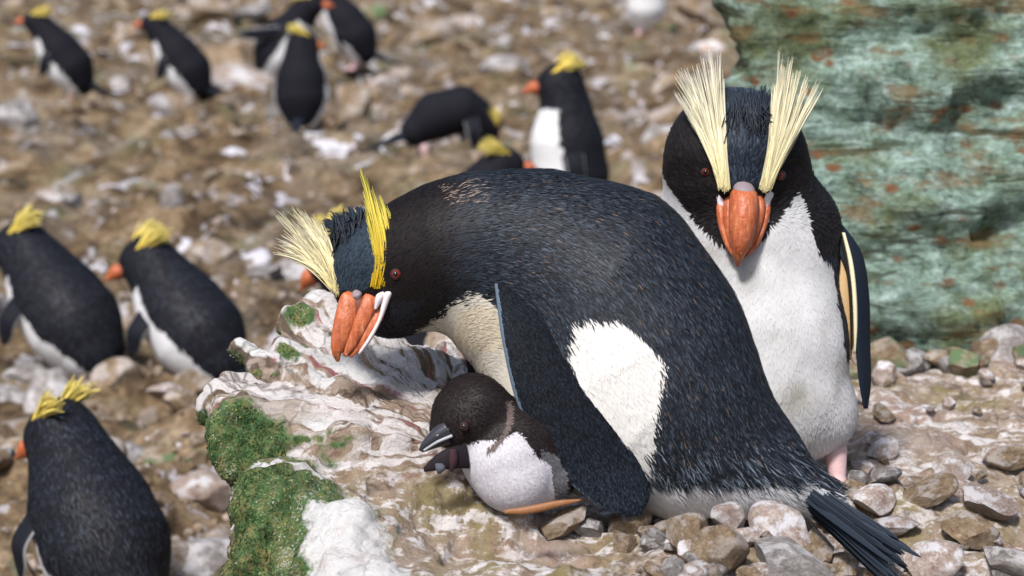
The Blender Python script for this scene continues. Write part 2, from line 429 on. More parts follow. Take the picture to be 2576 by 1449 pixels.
for a, b, r, k_ in (((840, 1255, 2.74), (1000, 1270, 2.68), .045, 1), ((925, 1310, 2.66), (835, 1480, 2.62), .07, 1), ((880, 1290, 2.7), (870, 1400, 2.66), .065, 1), ((980, 1300, 2.66), (940, 1340, 2.64), .05, 1),
                 ((690, 1050, 2.95), (950, 1110, 2.92), .010, .8), ((640, 1160, 2.87), (800, 1190, 2.82), .012, .75), ((1000, 1300, 2.68), (1300, 1420, 2.62), .02, .6)):
    streak(W(*a), W(*b), r, k_)
for i_, (a_, ra_, b_, rb_) in enumerate(RIDGES):
    up_ = np.array([-.1, -.25, 1.]); A_, B_ = W(*a_)+up_*ra_, W(*b_)+up_*rb_
    streak(A_, A_+(B_-A_)*(.95 if i_ in (2, 4, 6, 8, 9) else .7), .013 if i_ in (2, 4, 6, 8, 9) else .005, 1. if i_ in (2, 4, 6, 8, 9) else .5)
def _ledge(m, n, l, b):
    k = NB(n, l)
    x, y, z = k.sep(k.pos)
    dx = k.math('SUBTRACT', x, float(NEST[0])); dy = k.math('SUBTRACT', y, float(NEST[1]))
    an = k.math('ARCTAN2', dy, dx); an = k.math('ABSOLUTE', k.math('SUBTRACT', k.math('ABSOLUTE', an), 0.))
    rr = k.math('SQRT', k.math('ADD', k.math('MULTIPLY', dx, dx), k.math('MULTIPLY', dy, dy)))
    wob = k.math('MULTIPLY', k.noise(9, 2), .10)
    aw = k.math('ADD', an, wob)
    pv = k.comb(k.math('MULTIPLY', aw, 8.), k.math('MULTIPLY', rr, 2.6), 0.)
    s1 = k.noise(1., 5, pv, .6); s2 = k.noise(1., 6, k.comb(k.math('MULTIPLY', aw, 34.), k.math('MULTIPLY', rr, 8.), k.math('MULTIPLY', z, 6.)), .62)
    s3 = k.noise(1., 5, k.comb(k.math('MULTIPLY', aw, 15.), k.math('MULTIPLY', rr, 5.), 7.3), .6)
    base = k.ramp(k.noise(30, 8, None, .7), [(.3, (.19, .125, .085)), (.5, (.42, .32, .23)), (.72, (.62, .53, .45))])
    base = k.mix(k.ramp(k.noise(7, 4), [(.45, 0.), (.6, .5)]), base, (.44, .35, .32))
    base = k.mix(k.ramp(k.noise(5.3, 4), [(.5, 0.), (.62, .7)]), base, (.30, .25, .10))
    base = k.mix(k.math('MULTIPLY', k.attr('fan'), k.ramp(s2, [(.40, .8), (.50, 0.)])), base, (.11, .075, .055))
    base = k.mix(k.math('MULTIPLY', k.math('ADD', k.math('MULTIPLY', k.attr('fan'), .8), .2), k.ramp(s3, [(.55, 0.), (.60, .85)])), base, (.42, .16, .17))
    iso = k.noise(60, 9, None, .72)
    fan = k.attr('fan')
    gw = k.ramp(k.math('ADD', k.math('MULTIPLY', s1, .70), k.math('ADD', k.math('MULTIPLY', s2, .18), k.math('MULTIPLY', iso, .12))), [(.475, 0.), (.51, 1.)])
    rot = n.new('ShaderNodeMapping'); rot.inputs['Rotation'].default_value = (0, 0, math.radians(35)); rot.inputs['Scale'].default_value = (9, 34, 34); l.new(k.pos, rot.inputs['Vector'])
    g2 = k.ramp(k.math('ADD', k.math('MULTIPLY', k.noise(1., 6, rot.outputs[0], .65), .6), k.math('MULTIPLY', iso, .4)), [(.505, 0.), (.555, 1.)])
    gm = k.n.new('ShaderNodeMix'); gm.data_type = 'FLOAT'; l.new(fan, gm.inputs[0]); l.new(g2, gm.inputs[2]); l.new(gw, gm.inputs[3]); gw = gm.outputs[0]
    dens = k.ramp(k.noise(4.4, 5), [(.32, .25), (.50, 1.)])
    c = k.mix(k.math('MULTIPLY', gw, k.math('MAXIMUM', dens, fan)), base, (.83, .78, .77))
    mo = k.ramp(k.math('ADD', k.math('MULTIPLY', k.attr('moss'), .62), k.math('MULTIPLY', k.noise(30, 8, None, .7), .7)), [(.66, 0.), (.76, 1.)])
    mv = k.vmul(k.pos, (1., 1., .55))
    mc = k.ramp(k.noise(62, 9, mv, .75), [(.30, (.012, .03, .012)), (.40, (.045, .10, .03)), (.50, (.15, .24, .09)), (.57, (.36, .26, .10)), (.62, (.17, .28, .13)), (.69, (.62, .68, .58))])
    mc = k.mix(k.ramp(k.noise(13, 5, mv), [(.42, .0), (.58, .7)]), mc, k.ramp(k.noise(70, 8, mv, .7), [(.35, (.03, .08, .025)), (.6, (.10, .21, .08)), (.72, (.34, .46, .30))]))
    c = k.mix(mo, c, mc)
    wm = k.ramp(k.math('ADD', k.math('MULTIPLY', k.attr('white'), .55), k.math('ADD', k.math('MULTIPLY', k.noise(45, 8, None, .7), .55), k.math('MULTIPLY', s2, .35))), [(.70, 0.), (.79, 1.)])
    c = k.mix(wm, c, k.ramp(k.noise(36, 8, k.vmul(k.pos, (1, 1, .5)), .7), [(.34, (.66, .58, .56)), (.44, (.82, .80, .79)), (.6, (.86, .85, .84))]))
    vv = n.new('ShaderNodeVectorMath'); l.new(k.pos, vv.inputs[0]); vn = n.new('ShaderNodeTexNoise'); vn.inputs['Scale'].default_value = 14; l.new(k.pos, vn.inputs['Vector'])
    vs = n.new('ShaderNodeVectorMath'); vs.operation = 'SCALE'; l.new(vn.outputs['Color'], vs.inputs[0]); vs.inputs['Scale'].default_value = .09; l.new(vs.outputs[0], vv.inputs[1])
    cr = k.ramp(k.voro(17, 'DISTANCE_TO_EDGE', vv.outputs[0]), [(.0, 0.), (.07, 1.)])
    c = k.mix(k.math('MULTIPLY', k.math('SUBTRACT', 1., cr), k.ramp(k.noise(9, 4), [(.45, 0.), (.6, .75)])), c, (.10, .075, .055))
    l.new(c, b.inputs['Base Color'])
    p = k.bump(k.noise(170, 9, None, .75), .8, .006, b); p = k.bump(k.math('ADD', k.math('MULTIPLY', s2, k.math('MULTIPLY', fan, .8)), k.noise(38, 9, None, .72)), .8, .016, b, p); k.bump(cr, .3, .006, b, p)
M_ledge = mat('guano_streaked_rock', .85, .2, build=_ledge)
LEDGE_BASE = np.array([.1, 3.0, 0.])
lg = link('rock_ledge', mesh('rock_ledge', LV-LEDGE_BASE, LF, M_ledge, attrs={'moss': moss, 'white': white, 'fan': fan_}), loc=LEDGE_BASE)
mv_ = moss[LF].min(1) > .62; mv_ &= white[LF].max(1) < .5
def moss_flow(p): return np.stack([-.3+.0*p[:, 0], -.5+.0*p[:, 0], .2+.0*p[:, 0]], 1)
def moss_col(p, rng):
    n_ = len(p); pal = np.array([(.03, .06, .02), (.06, .11, .035), (.13, .19, .07), (.19, .24, .10), (.33, .23, .09), (.42, .46, .33)])
    big = fbm(p*26, 3, 61)+rng.normal(size=n_)*.35
    i_ = np.clip(np.digitize(big, [-.55, -.2, .1, .4, .58]), 0, 5); c_ = pal[i_]*(.7+.6*rng.random((n_, 1)))
    return c_*.65, np.minimum(c_*.95, .4)
Vm, Fm, Km = plumage(LV-LEDGE_BASE, LF[mv_], 46000, .0028, .0016, .45, moss_flow, moss_col, jit=1.6)
tag(link('moss', mesh('moss', Vm, Fm, mat('moss', .8, .1, attr=True), Km), lg), kind='stuff')
tag(lg, 'guano streaked rock ledge with mossy green left face carrying the nest', 'rock')
def ledge_z(x, y):
    m = (np.abs(LV[:, 0]-x) < .014) & (np.abs(LV[:, 1]-y) < .014)
    return float(LV[m, 2].max()) if m.any() else gh(x, y)
def ledge_hit(px, py):
    r = CF + CR*(px-1288)/FPX + CU*(724.5-py)/FPX
    for d in np.arange(2.4, 4.7, .01):
        p = CP+d*r
        if p[2] <= ledge_z(p[0], p[1]): return p
    return CP+3.2*r

# ------------------------------------------------------------------ the lichen covered boulder behind the pair
S = SDF(.12)
S.cone(W(2010, -500, 4.44), .145, W(2000, 900, 4.35), .15)
S.cone(W(2300, -600, 4.47), .2, W(2300, 900, 4.35), .2)
S.cone(W(2680, -600, 4.5), .25, W(2700, 900, 4.4), .26)
BV, BF = S.mesh(.014)
BN = normals(BV, BF)
strat = fbm(BV*np.array([3, 3, 16]), 4, 41)
led = fbm(BV*np.array([2.2, 2.2, 9])+.35*fbm(BV*5, 2, 77)[:, None], 2, 81)*3; led = (np.floor(led)+np.clip((led-np.floor(led))*3, 0, 1))/3
BV = BV+BN*(.055*led+.014*strat+.022*np.abs(fbm(BV*11, 4, 44))+.006*fbm(BV*45, 2, 46))[:, None]
def _boulder(m, n, l, b):
    k = NB(n, l)
    st = k.vmul(k.pos, (1., 1., 1.7))
    f = k.noise(18, 8, st, .68, .5)
    c = k.ramp(f, [(.3, (.045, .065, .045)), (.41, (.15, .215, .165)), (.53, (.25, .355, .30)), (.68, (.42, .53, .50))])
    c = k.mix(k.ramp(k.noise(5, 5), [(.5, 0.), (.64, .8)]), c, (.13, .15, .06))
    c = k.mix(.6, c, k.ramp(k.noise(70, 6), [(.3, (.15, .15, .15)), (.7, (.85, .85, .85))]), 'OVERLAY')
    stl = k.noise(7, 7, k.vmul(k.pos, (.5, .5, 3.4)), .6, .6)
    c = k.mix(k.ramp(stl, [(.37, .8), (.43, 0.)]), c, (.05, .055, .03))
    c = k.mix(k.ramp(k.noise(9, 6, k.vmul(k.pos, (.7, .7, 2.)), .65), [(.54, 0.), (.62, .7)]), c, (.20, .125, .055))
    r = k.ramp(k.voro(13, vec=k.vmul(k.pos, (1, 1, 1.5))), [(.12, 1.), (.26, 0.)])
    r = k.math('MULTIPLY', r, k.ramp(k.noise(11, 5), [(.36, 0.), (.46, 1.)]))
    c = k.mix(k.math('MULTIPLY', r, k.ramp(k.noise(60, 4), [(.35, .2), (.5, 1.)])), c, (.20, .10, .05))
    l.new(c, b.inputs['Base Color'])
    p = k.bump(k.noise(80, 8), .7, .008, b); p = k.bump(f, .8, .03, b, p); k.bump(stl, .8, .04, b, p)
M_boulder = mat('lichen_rock', .9, .15, build=_boulder)
bb = W(2300, 900, 4.35)
bo = link('boulder', mesh('boulder', BV-bb, BF, M_boulder), loc=bb)
tag(bo, 'tall teal green lichen covered rock face with rusty spots behind the standing penguins', 'rock')

# ------------------------------------------------------------------ stones
import bmesh
def stone_mesh(name, seed, m, sub=4, flat=.7, cuts=13):
    bm = bmesh.new(); bmesh.ops.create_icosphere(bm, subdivisions=sub, radius=1)
    P = np.array([v.co[:] for v in bm.verts]); F = np.array([[v.index for v in f.verts] for f in bm.faces]); bm.free()
    r = np.random.default_rng(seed)
    P *= np.array([1+.35*r.random(), .8+.3*r.random(), flat+.25*r.random()])
    for q in range(cuts):
        nn = r.normal(size=3); nn /= np.linalg.norm(nn); c = .52+.32*r.random()
        ex = np.maximum(P@nn-c, 0); P = P-ex[:, None]*nn
    P = P*(1+.05*fbm(P*1.8+seed, 3, seed))[:, None]
    P = P+.012*np.stack([noise(P*6+seed, 1), noise(P*6+seed, 2), noise(P*6+seed, 3)], 1)
    me = mesh(name, P, F, m); me.set_sharp_from_angle(angle=math.radians(24))
    return me
KINDS = {'tan': M_tan, 'grey': M_gry, 'white': M_wht, 'moss': M_grn}
STONES = {k: [stone_mesh('stone', 10*i+j, m) for i in range(7)] for j, (k, m) in enumerate(KINDS.items())}
def stone(kind, p, r, label, cat, group=None, name='stone', sq=1., rz=None, tilt=.35, which=None):
    o = link(name, random.choice(STONES[kind]) if which is None else STONES[kind][which], loc=p)
    o.scale = (r*random.uniform(.85, 1.25), r*random.uniform(.85, 1.15), r*sq*random.uniform(.8, 1.1))
    o.rotation_euler = (random.uniform(-tilt, tilt), random.uniform(-tilt, tilt), random.uniform(0, 6.28) if rz is None else rz)
    return tag(o, label, cat, group)
ALAB = {'tan': 'rough tan stone lying loose on the colony scree', 'grey': 'rough grey stone lying loose on the colony scree',
        'white': 'pink and white guano splashed stone lying loose on the colony scree', 'moss': 'tan stone with dull green moss lying on the colony scree'}
n_s = 0; tries = 0
placed = []
while n_s < 270 and tries < 6000:
    tries += 1
    px, py = random.uniform(-60, 2300), random.uniform(-10, 1500)
    if px > 1000 and py > 620: continue
    if px > 1860: continue
    if 560 < px and py > 1000: continue
    g = G(px, py); d = g[1]
    r = random.choice([.016, .02, .026, .034, .045, .06, .08, .10])*random.uniform(.8, 1.3)*(1+.10*max(d-6, 0))
    if any((g[0]-a)**2+(g[1]-b)**2 < (.8*(r+c))**2 for a, b, c in placed): continue
    placed.append((g[0], g[1], r))
    k = random.choices(['tan', 'grey', 'white', 'moss'], [.6, .18, .13, .09])[0]
    stone(k, (g[0], g[1], gh(g[0], g[1])+r*.12), r, ALAB[k], 'stone', 'loose %s stones on the scree' % k, sq=.8)
    n_s += 1
def special(px, py, r, kind, label, sq=1., rz=0., which=0, up=.35, name='rock'):
    g = G(px, py); z = gh(g[0], g[1])
    stone(kind, (g[0], g[1], z+r*sq*up), r, label, 'rock', name=name, sq=sq, rz=rz, tilt=.1, which=which)
special(455, 275, .115, 'tan', 'squarish tan block under the leaning penguin beside its feet', .75, .3, 1, .45)
special(885, 285, .125, 'tan', 'tall tan boulder beside the penguin seen from behind', 1.5, .8, 2, .6)
special(420, 950, .05, 'white', 'flat white guano covered stone by the tail of the hunched penguin', .5, .3, 3)
special(530, 1180, .075, 'white', 'pinkish white lump of rock at the foot of the mossy ledge', .9, .3, 4)
special(520, 1330, .085, 'grey', 'large grey rock below the mossy ledge corner', .8, 1.3, 5)
special(660, 765, .07, 'grey', 'pale grey flat rock behind the ledge near the hidden penguin', .45, .1, 6)
special(150, 285, .13, 'tan', 'low brown rock below the leaning penguin at the colony edge', .6, .3, 3)
special(940, 60, .16, 'moss', 'mossy dark green hump of rock high on the scree', .9, .3, 0)
special(1600, 200, .15, 'moss', 'broad mossy brown rock behind the upright sentinel penguin', .6, .3, 2)
special(1720, 330, .14, 'tan', 'broad brown rock between the sentinel penguin and the lichen rock', .8, 1.2, 4)
special(1010, 190, .13, 'tan', 'lumpy brown rock above the stooping penguin', .7, 2.2, 5)
special(600, 430, .10, 'tan', 'low brown rock on open scree below the flipper waving penguin', .5, .6, 1)
# gravel too fine to count
def gravel(name, spots, m, sub=1):
    bm = bmesh.new(); bmesh.ops.create_icosphere(bm, subdivisions=sub, radius=1)
    P0 = np.array([v.co[:] for v in bm.verts]); F0 = np.array([[v.index for v in f.verts] for f in bm.faces]); bm.free()
    VV = []; FF = []
    for i, (p, r) in enumerate(spots):
        q = P0*RNG.uniform(.55, 1.25, 3)*r; q = q*(1+.22*RNG.normal(size=(len(q), 1)))
        a, b = RNG.uniform(0, 6.28, 2); R_ = np.array(Matrix.Rotation(a, 3, 'Z') @ Matrix.Rotation(b, 3, 'X'))
        VV.append(q@R_.T+p); FF.append(F0+i*len(P0))
    me = mesh(name, np.concatenate(VV), np.concatenate(FF), m, smooth=False)
    o = link(name, me); return o
sp = []
for i in range(4200):
    px, py = random.uniform(-100, 2000), random.uniform(-20, 1560)
    if px > 900 and py > 700: continue
    g = G(px, py); r = random.uniform(.005, .014)*(1+.08*max(g[1]-5, 0))
    sp.append((np.array([g[0], g[1], gh(g[0], g[1])+r*.3]), r))
tag(gravel('gravel', sp[:len(sp)*4//5], M_tan), 'fine tan gravel and grit spread over the colony scree', 'gravel', kind='stuff')
tag(gravel('gravel', sp[len(sp)*4//5:], M_wht), 'fine pale guano washed grit spread over the colony scree', 'gravel', kind='stuff')
# ------------------------------------------------------------------ the stones of the nest
NL = {'tan': 'angular tan nest stone heaped at the brooding penguin', 'grey': 'angular grey nest stone heaped at the brooding penguin',
      'white': 'pink and white guano splashed nest stone heaped at the brooding penguin'}
for px, py, r, k, wh, sq, lab in ((1580, 1322, .030, 'tan', 0, .9, 'tan angular nest stone just below the flipper tip'),
        (1815, 1405, .040, 'tan', 1, .8, 'large rounded olive tan nest stone under the belly fringe'),
        (1735, 1352, .032, 'tan', 2, .8, None), (1835, 1310, .026, 'white', 3, 1., None), (1965, 1345, .034, 'white', 4, .8, 'pale faceted nest stone below the tail root'),
        (2055, 1385, .030, 'tan', 5, .9, None), (1990, 1435, .052, 'grey', 6, .5, 'flat pale grey slab stone at the ledge edge below the tail'), (1895, 1300, .022, 'tan', 0, .8, None),
        (1660, 1300, .018, 'grey', 1, .8, None), (1690, 1325, .02, 'tan', 3, .8, None), (2110, 1440, .03, 'tan', 2, .7, None), (2010, 1330, .022, 'tan', 4, .8, None),
        (1400, 1318, .036, 'tan', 5, .5, 'flat olive tan stone under the orange quill'), (1490, 1325, .022, 'grey', 6, .7, None), (1870, 1350, .02, 'white', 1, .8, None),
        (2200, 1265, .035, 'white', 2, .7, 'bright white guano covered stone above the tail'), (2165, 1190, .024, 'white', 3, .9, None), (2215, 1130, .028, 'white', 0, .8, None),
        (2150, 1240, .02, 'tan', 4, .8, None), (2225, 1200, .022, 'grey', 5, .8, None), (2120, 1280, .02, 'white', 6, .8, None), (2245, 1330, .03, 'white', 1, .6, None),
        (2220, 1040, .022, 'tan', 2, .8, None), (2225, 940, .03, 'white', 6, .7, None), (2250, 850, .032, 'grey', 4, .7, None), (2330, 1240, .035, 'tan', 3, .7, None),
        (2400, 1180, .03, 'white', 0, .7, None), (2480, 1260, .04, 'white', 5, .6, None), (2540, 1160, .035, 'tan', 1, .7, None), (2440, 1350, .045, 'tan', 2, .6, None), (2550, 1420, .05, 'grey', 6, .5, None),
        (2340, 1420, .035, 'white', 4, .7, None), (2230, 1445, .03, 'tan', 3, .7, None), (1760, 1430, .016, 'white', 0, .8, None)):
    p = ledge_hit(px, py+14)
    r *= 1.12
    stone(k, (p[0], p[1], ledge_z(p[0], p[1])+r*sq*.35), r, lab or NL[k], 'stone', None if lab else '%s stones of the nest' % k, name='nest_stone', sq=sq, which=wh, tilt=.5)
for i in range(95):
    px = random.uniform(1560, 2600); py = random.uniform(1290 if px < 2080 else 830, 1470)
    if px > 2050 and px < 2150 and py < 1150: continue
    p = ledge_hit(px, py); r = random.uniform(.008, .02)
    k = random.choices(['tan', 'grey', 'white'], [.5, .15, .35])[0]
    stone(k, (p[0], p[1], ledge_z(p[0], p[1])+r*.3), r, 'small %s pebble among the nest stones' % {'tan': 'tan', 'grey': 'grey', 'white': 'pinkish white'}[k], 'pebble', 'small %s pebbles of the nest' % k, name='pebble', sq=.8, tilt=.6)

for i in range(16):
    px = 2110+i*34+random.uniform(-14, 14); p = W(px, random.uniform(850, 905), random.uniform(4.05, 4.2)); r = random.uniform(.025, .06)
    k = random.choice(['tan', 'moss', 'grey', 'moss'])
    stone(k, (p[0], p[1], ledge_z(p[0], p[1])+r*.25), r, {'tan': 'tan', 'moss': 'mossy tan', 'grey': 'grey'}[k]+' rubble stone lying at the foot of the lichen rock', 'stone', '%s rubble at the lichen rock' % k, name='stone', sq=.8)
# ------------------------------------------------------------------ the two big penguins: built on a sheet that stands at their own depth
class Sheet:
    def __init__(self, d, base):
        self.d = d; self.s = d/FPX; self.base = np.asarray(base, float)
        self.R = np.stack([CR, CU, -CF], 1)
    def L(self, P):                                       # px,py,towards -> object coordinates
        P = np.asarray(P, float).reshape(-1, 3)
        q = np.stack([(P[:, 0]-1288)*self.s, (724.5-P[:, 1])*self.s, P[:, 2]*self.s], 1)
        return q@self.R.T+CP+CF*self.d-self.base
    def vec(self, P):
        P = np.asarray(P, float); return np.stack([P[:, 0], -P[:, 1], P[:, 2]], 1)@self.R.T
    def sheet(self, V):                                   # object coordinates -> px,py,towards
        q = (np.asarray(V)+self.base-CP-CF*self.d)@self.R
        z = q[:, 2]/self.s; f = 1/(1-z/FPX)
        return np.stack([q[:, 0]/self.s*f+1288, 724.5-q[:, 1]/self.s*f, z], 1)
    def sdf_mesh(self, S_, h, zs):
        V, F = S_.mesh(h); V = V*np.array([1, 1, zs]); return self.L(V), F[:, ::-1]
def PT(P):
    """control points given as pixel + distance in front of the sheet -> sheet coordinates"""
    P = np.array(P, float).reshape(-1, 3); f = (1-P[:, 2]/FPX)[:, None]
    P[:, :2] = np.array([1288, 724.5])+(P[:, :2]-np.array([1288, 724.5]))*f; return P
def orient(V, F):
    F = [np.asarray(f) for f in (F if isinstance(F, list) else [F])]; vol = 0; c = V.mean(0)
    for f in F:
        for i in range(1, f.shape[1]-1): vol += np.einsum('ij,ij->i', V[f[:, 0]]-c, np.cross(V[f[:, i]]-c, V[f[:, i+1]]-c)).sum()
    return F if vol > 0 else [f[:, ::-1] for f in F]
def part(sh, name, parent, V, F, m, cols=None, smooth=True):
    return link(name, mesh(name, V, orient(np.asarray(V, float), F), m, cols, smooth), parent)
def sheet_flow(sh, spine):
    sp_ = np.asarray(spine, float); T = np.diff(sp_, axis=0); Mid = (sp_[1:]+sp_[:-1])/2; T /= np.linalg.norm(T, axis=1, keepdims=True)
    def f(p):
        q = sh.sheet(p); d2 = ((q[:, None, :2]-Mid[None, :, :2])**2).sum(2)
        wt = np.exp(-d2/(2*90.**2))+1e-9
        return sh.vec((wt[:, :, None]*T[None]).sum(1))
    return f
def bill_piece(sh, name, parent, pts, m, h=4, deep=1.15, n=26, mm=14, sharp=1.):
    """tapered horn piece: (px, py, towards, half width) along its axis"""
    P = np.array(pts, float); c = PT(P[:, :3]); t = np.gradient(c, axis=0); t[:, 2] = 0; t /= np.linalg.norm(t, axis=1, keepdims=True)
    sd_ = np.stack([-t[:, 1], t[:, 0], 0*t[:, 0]], 1); hw = P[:, 3:4]
    V, F = loft(c, sd_*hw, np.tile([[0, 0, 1.]], (len(c), 1))*hw*deep, n, mm)
    return part(sh, name, parent, sh.L(V), F, m)
def crest(sh, name, parent, base, mid, tips, n, r, cb, ct, jb=6, jm=10, jt=16):
    """strands rise from a base line, pass mid line, fan to a tip polyline"""
    base, mid, tips = [np.asarray(a, float) for a in (base, mid, tips)]
    def at(poly, t):
        x = t*(len(poly)-1); i = np.minimum(x.astype(int), len(poly)-2); f = (x-i)[:, None]; return poly[i]*(1-f)+poly[i+1]*f
    nc_ = max(n//20, 5); cl = RNG.integers(0, nc_, n); ct_ = (np.arange(nc_)+RNG.random(nc_))/nc_; t = np.clip(ct_[cl]+RNG.normal(size=n)*.022, 0, 1); cb_ = (RNG.normal(size=(nc_, 3))*jm*.8)[cl]
    C = np.stack([at(base, t)+RNG.normal(size=(n, 3))*jb*np.array([1, 1, .6]), at(mid, t)+cb_+RNG.normal(size=(n, 3))*jm*.5, at(tips, t)+RNG.normal(size=(n, 3))*jt*.35], 1)
    cln = (1.06-.34*RNG.random((nc_, 1)))[cl]; ln_ = cln-.45*RNG.random((n, 1))**2; C[:, 2] = C[:, 0]+(C[:, 2]-C[:, 0])*ln_; C[:, 1] = C[:, 0]+(C[:, 1]-C[:, 0])*(.5+.5*ln_)
    g = (RNG.random((n, 1))*.5+.6)
    cols = np.stack([np.array(cb)*g, np.array(ct)*g], 1)
    cw = sh.L(PT(C.reshape(-1, 3))).reshape(n, 3, 3)
    V, F, K = strands(cw, r*sh.s*(.7+.6*RNG.random(n)), np.clip(cols, 0, .9))
    return link(name, mesh(name, V, F, M_crest, K), parent)
def eye(sh, parent, c, r, iris=M_eye):
    def ball(m_, cc, rr, nm, par, sq=1.):
        S_ = SDF(1).ball(PT([cc])[0], rr); V, F = S_.mesh(rr/6.); return link(nm, mesh(nm, sh.L(V), F[:, ::-1], m_), par)
    e = ball(M_lid, (c[0], c[1], c[2]-r*.35), r*1.25, 'eye', parent); ball(iris, c, r, 'iris', e); ball(M_pupil, (c[0]-r*.1, c[1], c[2]+r*.55), r*.58, 'pupil', e)
DARK = np.array([.011, .013, .019]); BLK = np.array([.010, .008, .009]); WHT = np.array([.80, .78, .76])

# ---- the brooding penguin
base = W(1600, 1290, 2.98); A = Sheet(2.98, base)
pa = link('penguin', None, loc=base)
tag(pa, 'hunched brooding crested penguin with yellow brow plume bending over a chick on the ledge', 'penguin')
S = SDF(90)
for a, ra, b, rb in (((958, 672, 10), 112, (985, 745, 10), 106), ((905, 700, 30), 60, (900, 730, 40), 50), ((975, 665, 0), 115, (1085, 650, 0), 165), ((1085, 650, 0), 165, (1200, 625, 0), 178),
                     ((1200, 625, 0), 175, (1340, 655, 0), 218), ((1340, 655, 0), 218, (1490, 745, 0), 282), ((1295, 790, 0), 165, (1480, 950, 0), 250),
                     ((1490, 745, 0), 282, (1580, 890, 0), 292), ((1580, 890, 0), 292, (1650, 1000, 0), 272), ((1650, 1000, 0), 270, (1760, 1095, 0), 190),
                     ((1760, 1095, 0), 190, (1880, 1160, 0), 130), ((1880, 1160, 0), 130, (2030, 1235, 0), 62), ((1480, 1010, 0), 230, (1700, 1110, 0), 165)):
    S.cone(PT([a])[0], ra, PT([b])[0], rb, 60)
V, F = A.sdf_mesh(S, 7, .82)
WP = [(1490, 797), (1560, 803), (1625, 855), (1662, 900), (1668, 960), (1650, 1010), (1648, 1080), (1625, 1185), (1560, 1130), (1480, 1010), (1425, 900), (1440, 820)]
BP = [(1015, 880), (1075, 820), (1130, 775), (1188, 735), (1235, 765), (1300, 850), (1420, 1000), (1500, 1320), (1000, 1320)]
def a_col(V, rng=None):
    q = A.sheet(V); x, y = q[:, 0], q[:, 1]
    nj = noise(np.stack([x/22, y/22, q[:, 2]/22], 1), 3)*9
    if rng is not None: nj = nj+rng.normal(size=len(V))*6
    b = np.tile(DARK, (len(V), 1)); t = np.tile(np.array([.036, .046, .063]), (len(V), 1))
    # plumage grades from jet head to slate back
    hd = np.clip((1190-x)/80+nj/30, 0, 1)[:, None]; b = b*(1-hd)+BLK*hd; t = t*(1-hd)+np.array([.014, .010, .010])*hd
    cr = inpoly(x, y, [(840, 560), (900, 520), (955, 560), (945, 720), (900, 740), (850, 735), (830, 640)]) & (q[:, 2] > -60); b[cr] = (.016, .022, .032); t[cr] = (.045, .07, .10)
    ch = inpoly(x, y, [(900, 900), (960, 770), (1060, 760), (1010, 880)]); t[ch] = (.022, .024, .034)
    wp = inpoly(x+nj, y+nj, WP); b[wp] = (.74, .72, .69); t[wp] = (.80, .79, .77)
    bp = inpoly(x+nj, y+nj, BP); b[bp] = (.66, .60, .50); t[bp] = (.72, .68, .60)
    st = bp & (((x-1200)/60)**2+((y-830)/60)**2 < 1); b[st] = (.66, .57, .42); t[st] = (.71, .63, .50)
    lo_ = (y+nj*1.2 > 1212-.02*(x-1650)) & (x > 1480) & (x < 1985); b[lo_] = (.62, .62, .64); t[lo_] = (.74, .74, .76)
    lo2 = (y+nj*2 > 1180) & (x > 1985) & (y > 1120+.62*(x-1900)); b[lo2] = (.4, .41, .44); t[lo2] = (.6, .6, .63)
    if rng is not None:
        n = len(V); r = rng.random((n, 1))
        dark = ~(wp | bp | lo_ | lo2)
        body = dark & (x > 1200)
        k = np.where(body[:, None], .25+2.3*r**3, .6+.8*r)
        t = np.where(dark[:, None], t*k, t*(.85+.15*r))
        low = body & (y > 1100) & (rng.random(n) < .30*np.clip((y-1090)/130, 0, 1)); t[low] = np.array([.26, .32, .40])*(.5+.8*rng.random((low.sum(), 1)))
        rust = body & (rng.random(n) < .014); t[rust] = np.array([.22, .14, .09])*(.5+.8*rng.random((rust.sum(), 1)))
        nape = inpoly(x, y, [(1090, 470), (1200, 450), (1220, 510), (1130, 520)]) & (rng.random(n) < .25); t[nape] = (.40, .30, .24)
    return b, t
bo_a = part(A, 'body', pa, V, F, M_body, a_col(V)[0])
AV, AF = V, F
flowA = sheet_flow(A, [(880, 800, 0), (905, 720, 0), (960, 620, 0), (1060, 570, 0), (1200, 540, 0), (1350, 560, 0), (1490, 640, 0), (1590, 760, 0), (1660, 880, 0), (1720, 1000, 0), (1800, 1110, 0), (1950, 1200, 0), (2150, 1300, 0)])
def flowA2(p):
    f = flowA(p); q = A.sheet(p)
    dn = np.clip((q[:, 1]-700)/500, 0, 1)*np.clip((q[:, 0]-1250)/200, 0, 1)*np.clip((2000-q[:, 0])/200, 0, 1)
    return f/(np.linalg.norm(f, axis=1, keepdims=True)+1e-9)+dn[:, None]*A.vec(np.tile([[.1, .7, 0.]], (len(p), 1)))
def lenA(p):
    q = A.sheet(p); L_ = np.where(q[:, 0] < 1150, .55, 1.)
    L_ = np.where((q[:, 1] > 1140) & (q[:, 0] > 1600), 1.9+1.4*np.clip((q[:, 0]-1900)/120, 0, 1), L_); return L_
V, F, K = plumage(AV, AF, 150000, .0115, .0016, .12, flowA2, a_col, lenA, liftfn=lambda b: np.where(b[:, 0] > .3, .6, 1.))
tag(link('plumage', mesh('plumage', V, F, M_feather, K), bo_a), kind='stuff')
